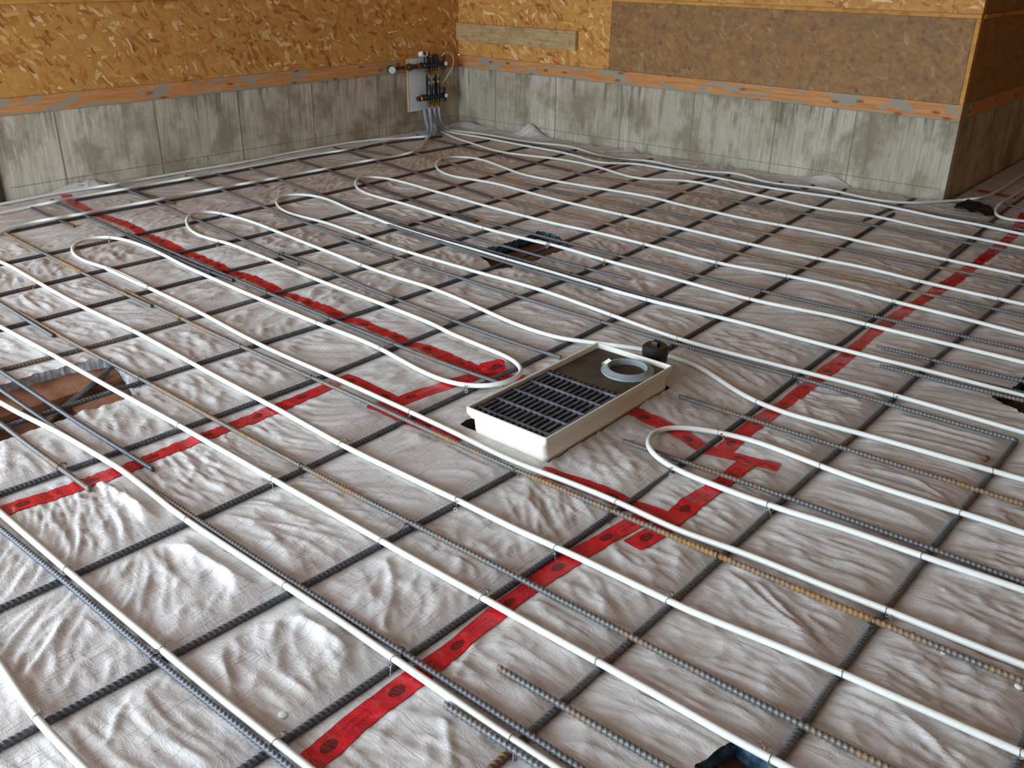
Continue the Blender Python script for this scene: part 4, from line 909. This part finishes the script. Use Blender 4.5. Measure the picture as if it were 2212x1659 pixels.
# ------------------------------------------------------------------ PEX heating pipe
P_LABEL = {
    'L1': 'white heating pipe hugging the foot of the left wall', 'L2': 'white heating pipe second out from the left wall', 'L3': 'white heating pipe third out from the left wall, leaving the manifold forward',
    'R1': 'white heating pipe nearest the right wall, bending round the corner', 'R2': 'white heating pipe second from the right wall', 'R3': 'white heating pipe third from the right wall, wavy',
    'U1': 'white pipe hairpin loop nearest the manifold', 'U2': 'white pipe hairpin loop second from the manifold', 'U3': 'white pipe hairpin loop third from the manifold, over the middle hole edge',
    'U4': 'long white pipe snaking in two hairpins round the drain box', 'U6': 'white pipe run in front of the hairpins, entering at the left edge', 'P7': 'white pipe run crossing the big left hole at its right end',
    'P8': 'white pipe run over the big left hole, foreground', 'P9': 'white pipe run in the lower left beside a dark bar', 'P10': 'white pipe in the bottom left corner',
    'RL': 'white pipe bend in the shaded alcove at the right edge', 'DR': 'white pipe hairpin just right of the drain box'}
for k, P in PIPES.items():
    D, _ = resample(P, .012)
    D = blur(D, 10)
    V, Q, T = tube(D, .0089, 12)
    tag(link('heating_pipe', np_mesh('heating_pipe', V, Q, T), M['pex']), P_LABEL[k], 'pipe', 'white floor heating pipes')

# ------------------------------------------------------------------ red tape
T_LABEL = {'T1': 'long red tape strip running from the left wall toward the drain', 'T2': 'short red tape strip left of the drain, joining two longer ones', 'T2b': 'small red tape end tucked under the pipe bend by the drain',
           'T3': 'short red tape strip left of the drain ending in a corner', 'T4': 'red tape strip from the left edge toward the drain, foreground', 'T5': 'red tape strip under the pipe at the drain front corner',
           'T6': 'red tape strip from the drain front to the crossing', 'T7': 'wide red tape strip running to the bottom edge of the picture', 'T8': 'short doubled red tape strip at the crossing right of the drain',
           'T8b': 'long red tape strip running back to the far right corner', 'T10': 'short dark red tape strip in the shaded alcove', 'T9': 'red tape strip right of the drain under the hairpin pipe'}
def near_over(x, y):
    d = np.full(len(x), 9.0)
    for s in range(0, len(_over), 4000):
        q = _over[s:s + 4000]
        d = np.minimum(d, np.sqrt(((x[:, None] - q[None, :, 0]) ** 2 + (y[:, None] - q[None, :, 1]) ** 2)).min(1))
    return d
def lay(x, y, lift):
    z = height(x, y)
    w = np.clip(1.6 - near_over(x, y) / .02, 0, 1)
    return z * (1 - w) + np.minimum(z, .0142) * w + lift
def tape(P, lift, wid=.058):
    D, t = resample(P, .008)
    D = blur(D, 6)
    tg = np.gradient(D, axis=0); tg /= np.linalg.norm(tg, axis=1)[:, None]
    nr = np.stack([-tg[:, 1], tg[:, 0]], 1)
    k = 9
    v = np.linspace(0, 1, k)
    wv = wid * (1 + .10 * np.sin(t * 9) + .06 * np.sin(t * 23 + 1))
    XY = D[:, None, :] + nr[:, None, :] * ((v - .5)[None, :, None] * wv[:, None, None])
    z = lay(XY[..., 0].ravel(), XY[..., 1].ravel(), lift).reshape(XY.shape[:2])
    sm = z.copy()
    for _ in range(3): sm[:, 1:-1] = np.maximum(sm[:, 1:-1], (sm[:, :-2] + sm[:, 2:]) / 2 * .5 + sm[:, 1:-1] * .5)
    V = np.concatenate([XY, sm[..., None]], -1).reshape(-1, 3)
    n = len(D)
    i = np.arange(n - 1)[:, None] * k; j = np.arange(k - 1)[None, :]
    Q = np.stack([i + j, i + k + j, i + k + j + 1, i + j + 1], -1).reshape(-1, 4)
    me = np_mesh('red_tape', V, Q[:, ::-1])
    uv = me.uv_layers.new(name='UVMap')
    U = np.stack([np.repeat(t, k), np.tile(v, n)], 1).astype(np.float32)
    li = np.empty(len(me.loops), np.int32); me.loops.foreach_get('vertex_index', li)
    uv.data.foreach_set('uv', U[li].ravel())
    return me
for i, (k, P) in enumerate(TAPES.items()):
    tag(link('red_tape', tape(P, .0016 + .0009 * (i % 3)), M['tape']), T_LABEL[k], 'tape', 'red tape strips on the tarp')
# the crumpled tape end beside the pipe bend
_b = np.array([[-2.10, 2.34], [-2.085, 2.36], [-2.065, 2.385], [-2.04, 2.41]])
me = tape(_b, .004, .075)
co = np.empty(len(me.vertices) * 3, np.float32); me.vertices.foreach_get('co', co); co = co.reshape(-1, 3)
co[:, 2] += .012 * np.abs(perlin(co[:, 0] * 30, co[:, 1] * 30)) + .012 * np.clip((co[:, 1] - 2.36) / .05, 0, 1)
me.vertices.foreach_set('co', co.ravel()); me.update()
tag(link('tape_scrap', me, M['tape']), 'crumpled red tape end lifting beside the pipe bend', 'tape')

# ------------------------------------------------------------------ wire ties
def crossings(A, B):
    out = []
    for a, b in zip(A, A[1:]):
        d1 = b - a; C0 = B[:-1]; D = B[1:] - C0
        den = d1[0] * D[:, 1] - d1[1] * D[:, 0] + 1e-15
        t = ((C0[:, 0] - a[0]) * D[:, 1] - (C0[:, 1] - a[1]) * D[:, 0]) / den
        s = ((C0[:, 0] - a[0]) * d1[1] - (C0[:, 1] - a[1]) * d1[0]) / den
        for j in np.where((t >= 0) & (t < 1) & (s >= 0) & (s < 1))[0]:
            out.append((a + d1 * t[j], math.atan2(d1[1], d1[0]), math.atan2(D[j, 1], D[j, 0])))
    return out
def tie_mesh(name, r, ztop):
    """a wire looped over a pipe or bar lying along local X, both ends twisted into a curled tail"""
    ph = np.linspace(-.25 * math.pi, 1.25 * math.pi, 22)
    loop = np.stack([.0015 * np.sin(ph * 2), (r + .0012) * np.cos(ph), (r + .0012) * np.sin(ph)], 1)
    t = np.linspace(0, 1, 26)
    tail = np.stack([-.004 - .016 * t + .004 * np.sin(t * 14), (r + .001) + .018 * t + .006 * np.sin(t * 9), -.004 + .016 * np.sin(t * 5) * t], 1)
    curl = tail[-1] + np.stack([.005 * np.cos(np.linspace(0, 6, 14)) - .005, .0 * np.linspace(0, 1, 14), .005 * np.sin(np.linspace(0, 6, 14))], 1)
    Vs, Qs, n = [], [], 0
    for P in (loop, np.vstack([tail, curl[1:]])):
        V, Q, _ = tube(P, .00095, 5, caps=False)
        Vs.append(V); Qs.append(Q + n); n += len(V)
    return np_mesh(name, np.vstack(Vs), np.vstack(Qs))
me_p = tie_mesh('pipe_tie', .0090, 0); me_p.materials.append(M['wire'])
me_b = tie_mesh('rebar_tie', .0081, 0); me_b.materials.append(M['wired'])
def in_view(x, y):
    v = Vector((x, y, .03)) - Vector((0, 0, 1.42))
    a = v.dot(_fw)
    return a > .3 and abs(v.dot(_r2) / a * F_PX) < 1150 and abs(v.dot(_u2) / a * F_PX) < 880
P_SHORT = {'L1': 'wall hugging pipe', 'L2': 'second wall pipe', 'L3': 'third wall pipe', 'R1': 'far wall pipe', 'R2': 'second far pipe', 'R3': 'wavy pipe',
           'U1': 'first hairpin', 'U2': 'second hairpin', 'U3': 'third hairpin', 'U4': 'double hairpin', 'U6': 'front run', 'P7': 'run by left hole', 'P8': 'run over left hole', 'P9': 'lower left pipe',
           'P10': 'corner pipe', 'RL': 'alcove pipe', 'DR': 'drain hairpin'}
cnt = 0
_seen = {}
def tie_label(o, text, c, group):
    _seen.setdefault(text, []).append((c[1], o))
    tag(o, text, 'wire tie', group)
for k, P in PIPES.items():
    for yk, B in Y_BARS.items():
        for c, a1, a2 in crossings(P[:, :2], B[:, :2]):
            if not in_view(*c) or math.hypot(*c) > 5.6 or rng.random() > (.85 if math.hypot(*c) < 3.2 else .6): continue
            o = bpy.data.objects.new('pipe_tie', me_p); COL.objects.link(o)
            i = np.argmin(np.hypot(P[:, 0] - c[0], P[:, 1] - c[1]))
            off = rng.uniform(-.012, .012)
            o.location = (c[0] + off * math.cos(a1), c[1] + off * math.sin(a1), ZP)
            o.rotation_euler = (rng.uniform(-.5, .5), 0, a1 + (math.pi if rng.random() < .5 else 0) + rng.uniform(-.3, .3))
            tie_label(o, 'bright wire tie on %s, at %s lower bar from left wall' % (P_SHORT[k], ORD[Y_INFO[yk][0]]), c, 'wire ties on the pipes'); cnt += 1
for k, P in X_BARS.items():
    for yk, B in Y_BARS.items():
        for c, a1, a2 in crossings(P[:, :2], B[:, :2]):
            if not in_view(*c) or math.hypot(*c) > 4.8 or rng.random() > .5: continue
            o = bpy.data.objects.new('rebar_tie', me_b); COL.objects.link(o)
            o.location = (c[0], c[1], ZX)
            o.rotation_euler = (rng.uniform(-.5, .5), 0, a1 + (math.pi if rng.random() < .5 else 0) + rng.uniform(-.8, .8))
            tie_label(o, 'dark wire tie where %s lower bar meets %s upper bar' % (ORD[Y_INFO[yk][0]], ORD[X_INFO[k][0]]), c, 'wire ties on the rebar crossings'); cnt += 1

for text, lst in _seen.items():
    if len(lst) > 1:
        lst.sort(key=lambda q: -q[0])
        for i, (_, o) in enumerate(lst): o['label'] = text + ', ' + ORD[i + 1] + ' from far'
# ------------------------------------------------------------------ drain box
x0, x1, y0, y1 = DRAIN
dz = .100
dr = empty('drain_box', ((x0 + x1) / 2, (y0 + y1) / 2, 0))
tag(dr, 'cream fibreglass trench drain box with steel grate set in the floor', 'drain')
def shell(prof):
    """stack of rectangles (inset left, right, front, back, z) joined into a skin with rounded corners"""
    bm = bmesh.new(); rings = []
    for (l, r_, f, b, z, cr) in prof:
        X0, X1, Y0, Y1 = x0 + l, x1 - r_, y0 + f, y1 - b
        pts = []
        for (cx, cy, a0) in ((X1 - cr, Y1 - cr, 0), (X0 + cr, Y1 - cr, 90), (X0 + cr, Y0 + cr, 180), (X1 - cr, Y0 + cr, 270)):
            for s in range(5):
                a = math.radians(a0 + s * 22.5)
                pts.append(bm.verts.new((cx + cr * math.cos(a), cy + cr * math.sin(a), z)))
        rings.append(pts)
    for A, B in zip(rings, rings[1:]):
        for i in range(len(A)):
            bm.faces.new((A[i], A[(i + 1) % len(A)], B[(i + 1) % len(A)], B[i]))
    return bm
g = Geo(); g.bm.free()
g.bm = shell([(.034, .010, .012, .030, -.07, .02), (.030, .006, .008, .028, .012, .02), (.028, .000, .004, .026, .026, .02), (.028, .006, .004, .026, .040, .018),
              (.026, .005, .003, .024, .066, .016), (.004, .002, .000, .004, .074, .010), (0, 0, 0, 0, .080, .008), (0, 0, 0, 0, dz - .001, .006), (.002, .002, .002, .002, dz, .006),
              (.006, .006, .006, .006, dz, .006), (.008, .008, .008, .008, dz - .002, .005), (.010, .010, .010, .010, .060, .005), (.022, .022, .022, .022, .058, .005), (.030, .030, .030, .030, -.06, .005)])
g.build('body', M['fibre'], dr, angle=35)
Geo().box(x0 + .02, x1 - .02, y0 + .02, y1 - .02, -.068, -.06).build('sump_floor', M['blackstub'], dr)
gx0, gx1, gy0, gy1, gz = x0 + .014, x1 - .014, y0 + .014, y0 + .43, dz - .008
gr = Geo().box(gx0, gx0 + .004, gy0, gy1, gz - .028, gz).box(gx1 - .004, gx1, gy0, gy1, gz - .028, gz).build('grate', M['grate'], dr, smooth=False)
NB = 13
bar = Geo().box(-.0042, .0042, gy0, gy1, -.026, 0, .0006)
bar_o = bar.build('grate_bar', M['grate'], gr, smooth=False)
for i in range(NB):
    o = bar_o if i == 0 else bar_o.copy()
    if i: COL.objects.link(o)
    o.location = (gx0 + .012 + (gx1 - gx0 - .024) * i / (NB - 1), 0, gz - .003)
    o.parent = gr; o.matrix_parent_inverse = gr.matrix_world.inverted()
for i in range(5):
    yy = gy0 + .03 + (gy1 - gy0 - .055) * i / 4
    Geo().box(gx0, gx1, yy - .004, yy + .004, gz - .010, gz, .001).build('cross_rod', M['grate'], gr, smooth=False)
Geo().box(x0 + .012, x1 - .012, gy1 - .012, y1 - .012, dz - .030, dz - .018, .001).build('cover_plate', M['cover'], dr)
# grey flange ring resting on the cover plate
FX, FY = -1.594, 2.558
fl = empty('flange_ring', (FX, FY, dz - .018))
tag(fl, 'grey plastic flange ring lying on the drain cover', 'ring')
Geo().lathe((FX, FY, dz - .018), (0, 0, 1), [(.063, 0), (.092, 0), (.095, .004), (.094, .009), (.086, .011), (.080, .018), (.070, .020), (.066, .014), (.063, .012), (.063, 0)], 40, False).build('ring_body', M['pvc'], fl)
g = Geo().box(-.016, .016, -.011, .011, 0, .0015)
lb = g.build('price_label', M['white'], fl, smooth=False)
lb.matrix_world = Matrix.Translation((FX - .077, FY - .020, dz + .0035)) @ Matrix.Rotation(1.0, 4, 'Z') @ Matrix.Rotation(-.5, 4, 'Y')
g = Geo().box(-.016, -.009, -.0112, .0112, .0016, .0022)
l2 = g.build('label_band', M['green'], lb, smooth=False)
l2.matrix_parent_inverse = Matrix.Identity(4); l2.location = (0, 0, 0)
# black clean-out stub behind the drain
st = empty('cleanout_stub', (-1.62, 2.785, 0)); tag(st, 'black plastic clean-out stub with threaded cap behind the drain', 'pipe stub')
Geo().lathe((-1.62, 2.785, -.05), (0, 0, 1), [(.040, 0), (.040, .095), (.047, .098), (.047, .124), (.050, .126), (.050, .150), (.046, .154)], 28).build('collar', M['blackstub'], st)
cp = Geo().lathe((-1.62, 2.785, .100), (0, 0, 1), [(.046, 0), (.046, .004), (.042, .008), (.0001, .0085)], 28).build('cap', M['blackstub'], st)
Geo().box(-1.633, -1.607, 2.772, 2.798, .104, .124, .003).build('square_lug', M['blackstub'], cp)

# ------------------------------------------------------------------ manifold station
mf_b = empty('manifold_board', (LX + .01, 5.85, .19)); tag(mf_b, 'white painted backing board on the left wall in the corner', 'board')
Geo().box(LX + .006, LX + .024, 5.662, 6.032, .190, .622, .003).build('panel', M['board'], mf_b)
Geo().box(LX + .0055, LX + .0245, 5.656, 5.6625, .190, .622).build('raw_edge', M['boardedge'], mf_b, smooth=False)
def manifold(name, z, label, upper):
    X = LX + .085
    r = empty(name, (LX + .024, 5.88, z)); tag(r, label, 'manifold', 'black heating manifolds on the board')
    Geo().lathe((X, 5.775, z), (0, 1, 0), [(.018, 0), (.024, .004), (.024, .03), (.021, .034), (.021, .235), (.025, .238), (.025, .262), (.017, .266), (.017, .285)], 18).build('header', M['black'], r)
    ys = (5.822, 5.878, 5.934) if upper else (5.846, 5.902, 5.958)
    Geo().box(LX + .024, X, 5.80, 5.812, z - .022, z + .022, .002).build('bracket', M['black'], r)
    Geo().box(LX + .024, X, 5.985, 5.997, z - .022, z + .022, .002).build('bracket', M['black'], r)
    for y in ys:
        if upper:
            a = Geo().lathe((X, y, z + .012), (0, 0, 1), [(.018, 0), (.018, .014), (.024, .016), (.024, .050), (.021, .056), (.021, .066), (.016, .070)], 14).build('actuator_cap', M['black'], r)
            for q in range(8):
                t = q * math.pi / 4
                Geo().box(X + .0235 * math.cos(t) - .002, X + .0235 * math.cos(t) + .002, y + .0235 * math.sin(t) - .002, y + .0235 * math.sin(t) + .002, z + .030, z + .060).build('rib', M['black'], a, smooth=False)
        else:
            a = Geo().lathe((X, y, z + .012), (0, 0, 1), [(.018, 0), (.018, .060), (.016, .064), (.014, .094), (.009, .096), (.009, .100)], 14).build('flow_meter', M['black'], r)
            Geo().lathe((X, y, z + .112), (0, 0, 1), [(.008, 0), (.008, .020), (.006, .022)], 12).build('brass_neck', M['brass'], a)
            Geo().lathe((X, y, z + .134), (0, 0, 1), [(.010, 0), (.010, .020), (.007, .022)], 12).build('sight_cap', M['black'], a)
        p = Geo().lathe((X, y, z - .018), (0, 0, -1), [(.015, 0), (.017, .004), (.017, .028), (.013, .030)], 14).build('port', M['black'], r)
        Geo().lathe((X, y, z - .048), (0, 0, -1), [(.013, 0), (.020, .002), (.021, .012), (.019, .022), (.013, .025), (.011, .034)], 6).build('brass_nut', M['brass'], p)
    gg = Geo().lathe((X + .018, 6.022, z + .004), (1, -.15, 0), [(.020, 0), (.022, .004), (.022, .016)], 20).build('thermometer', M['black'], r)
    Geo().lathe((X + .034, 6.0196, z + .004), (1, -.15, 0), [(.0001, 0), (.018, .0005), (.017, .003), (.0001, .0035)], 20).build('dial', M['white'], gg)
    Geo().lathe((X, 6.03, z - .02), (0, 0, -1), [(.014, 0), (.016, .004), (.016, .026), (.010, .030)], 14).build('drain_valve', M['black'], r)
    Geo().lathe((X, 6.03, z + .012), (0, 0, 1), [(.012, 0), (.012, .04), (.015, .042), (.015, .056), (.008, .058)], 14).build('air_vent', M['black'], r)
    return r, X
up, X = manifold('supply_manifold', .566, 'upper black manifold with three ribbed caps and brass nuts', True)
a = Geo().lathe((X, 5.775, .566), (0, -1, 0), [(.019, 0), (.019, .035), (.022, .036), (.022, .056), (.019, .058)], 18).build('union', M['black'], up)
Geo().lathe((X, 5.722, .566), (0, -1, 0), [(.0225, 0), (.024, .004), (.024, .014), (.021, .018)], 20).build('copper_ring', M['copper'], up)
Geo().lathe((X, 5.704, .566), (0, -1, 0), [(.019, 0), (.019, .062), (.024, .064), (.030, .078), (.031, .092), (.026, .108), (.018, .114), (.014, .118), (.014, .226)], 20).build('ball_valve', M['bronze'], up)
Geo().lathe((X, 5.575, .566), (0, -1, 0), [(.0145, 0), (.0165, .003), (.0165, .013), (.0145, .016)], 20).build('copper_ring', M['copper'], up)
Geo().lathe((X, 5.492, .566), (0, 0, 1), [(.013, 0), (.013, .026), (.017, .028), (.017, .040), (.006, .044)], 14).build('vent_tee', M['bronze'], up)
ga = Geo().lathe((X - .002, 5.415, .560), (1, -.5, -.05), [(.012, -.02), (.030, -.016), (.034, -.010), (.034, .016), (.031, .020)], 24).build('pressure_gauge', M['black'], up)
Geo().lathe((X + .0155, 5.4062, .559), (1, -.5, -.05), [(.0001, 0), (.030, .0006), (.0295, .002), (.0001, .0022)], 24).build('dial', M['glassy'], ga)
Geo().tube(np.array([(X, 5.478, .566), (X, 5.45, .566), (X, 5.43, .562)]), .012, 10).build('gauge_neck', M['bronze'], up)
lo, X = manifold('return_manifold', .302, 'lower black manifold with three flow meters and a copper stub', False)
Geo().lathe((X, 5.775, .302), (0, -1, 0), [(.019, 0), (.019, .018), (.022, .020), (.022, .030)], 18).build('union', M['black'], lo)
Geo().lathe((X, 5.747, .302), (0, -1, 0), [(.0235, 0), (.025, .003), (.025, .017), (.021, .020)], 20).build('copper_ring', M['copper'], lo)
Geo().lathe((X, 5.728, .302), (0, -1, 0), [(.021, 0), (.021, .016), (.016, .030), (.010, .036)], 18).build('end_plug', M['bronze'], lo)
Geo().box(X - .03, X - .018, 5.838, 5.852, .315, .545).build('strap', M['black'], lo)
Geo().box(X - .03, X - .018, 5.944, 5.958, .315, .545).build('strap', M['black'], lo)
pw = empty('pump_controller', (LX + .03, 5.81, .63)); tag(pw, 'small white box with two round dials on top of the manifold', 'control box')
cb = Geo().box(-.022, .022, -.060, .060, -.018, .018, .004).build('case', M['white'], pw)
cb.matrix_world = Matrix.Translation((LX + .075, 5.815, .650)) @ Matrix.Rotation(-.18, 4, 'X') @ Matrix.Rotation(-.40, 4, 'Y')
for yy in (-.028, .028):
    d = Geo().lathe((.0205, yy, 0), (1, 0, 0), [(.017, 0), (.017, .004), (.014, .0045)], 18).build('dial', M['bronze'], cb)
    d.matrix_parent_inverse = Matrix.Identity(4)
hz = np.array([(X, 6.006, .625), (X + .005, 6.016, .645), (X + .01, 6.045, .662), (X + .01, 6.085, .660), (X + .01, 6.125, .632), (X + .01, 6.146, .585), (X + .008, 6.13, .53), (X, 6.09, .475), (X - .01, 6.05, .430), (X - .03, 6.025, .385), (X - .04, 6.022, .34)])
V, Q, T = tube(blur(resample(hz, .006)[0], 12), .0045, 8)
tag(link('sensor_cable', np_mesh('sensor_cable', V, Q, T), M['hose']), 'thin cream cable looping off the upper manifold to the lower', 'cable')
# grey guides bending each pipe from the lower ports (or past them) to the floor
G_LABEL = {'L1': 'leftmost grey bend guide below the manifold', 'L2': 'second grey bend guide below the manifold', 'L3': 'middle grey bend guide below the manifold with a pipe toward the viewer',
           'R3': 'grey bend guide below the manifold right of the middle one', 'R2': 'grey bend guide hidden behind the right hand one', 'R1': 'rightmost grey bend guide sweeping toward the right wall'}
start = {'L1': (X - .035, 5.815, .20), 'L2': (X, 5.846, .21), 'L3': (X, 5.902, .21), 'R3': (X - .035, 5.875, .20), 'R2': (X - .035, 5.93, .20), 'R1': (X, 5.958, .21)}
for k, s in start.items():
    P = blur(resample(PIPES[k], .012)[0], 10)
    e = P[0]; dirn = P[3] - P[0]; dirn /= np.linalg.norm(dirn)
    s = np.array(s)
    b1, b2 = s - (0, 0, .11), e - dirn * .10
    t = np.linspace(0, 1, 30)[:, None]
    C = (1 - t) ** 3 * s + 3 * (1 - t) ** 2 * t * b1 + 3 * (1 - t) * t ** 2 * b2 + t ** 3 * e
    V, Q, T = tube(C, .0125, 12)
    tag(link('bend_guide', np_mesh('bend_guide', V, Q, T), M['guide']), G_LABEL[k], 'pipe guide', 'grey bend guides under the manifold')

# ------------------------------------------------------------------ plank on the right wall, debris
pk = Geo().box(-5.93 + .015, -4.612, RY - .040, RY - .002, .741, .884, .004)
tag(pk.build('nailed_plank', M['plank']), 'short muddy plank nailed across the pale strand board', 'plank')
def hz1(x, y, lift=0): return float(lay(np.array([x]), np.array([y]), lift)[0])
cn = Geo().lathe((-1.257, .794, hz1(-1.257, .794) - .001), (0, 0, 1), [(.010, 0), (.0105, .002), (.008, .0035), (.0001, .004)], 18).build('cap_nail', M['white'])
tag(cn, 'round white plastic nail cap pinning the foreground tarp', 'nail cap')
def pebble(x, y, r, mat, label, sq=.7):
    bm = bmesh.new(); bmesh.ops.create_icosphere(bm, subdivisions=2, radius=r)
    for v in bm.verts:
        k = 1 + .25 * math.sin(v.co.x * 200 + x * 90) * math.sin(v.co.y * 170 + 2) + .12 * math.sin(v.co.z * 310)
        v.co = Vector((v.co.x * 1.3 * k, v.co.y * k, v.co.z * sq * k))
    me = bpy.data.meshes.new('pebble'); bm.to_mesh(me); bm.free()
    o = link('pebble', me, M[mat]); o.location = (x, y, hz1(x, y) + r * sq * .7)
    tag(o, label, 'pebble')
pebble(-.128, 1.87, .007, 'stone', 'pale pebble near the right edge in the foreground')
pebble(-.285, 1.868, .005, 'stone', 'tiny pale pebble under a rusty bar in the right foreground')
pebble(-.47, 2.88, .014, 'clod', 'brown dirt clod beside a lower bar at the right')
pebble(-.36, 1.90, .004, 'stone', 'tiny white crumb left of the rusty bar at the right', .6)

# black building paper left at the foot of the corner
bk = np.array(BLK)
bm = bmesh.new()
vs_ = [bm.verts.new((x, y, hz1(x, y) + .006)) for x, y in bk]
f_ = bm.faces.new(vs_)
bmesh.ops.triangulate(bm, faces=[f_]); bmesh.ops.subdivide_edges(bm, edges=bm.edges[:], cuts=4, use_grid_fill=True)
for v in bm.verts: v.co.z += .014 * abs(math.sin(v.co.x * 31 + v.co.y * 17)) + .006 * math.sin(v.co.y * 60)
me = bpy.data.meshes.new('building_paper'); bm.to_mesh(me); bm.free()
bp = link('building_paper', me, M['black']); md = bp.modifiers.new('thickness', 'SOLIDIFY'); md.thickness = .002
tag(bp, 'crumpled scrap of black building paper at the wall corner', 'paper')
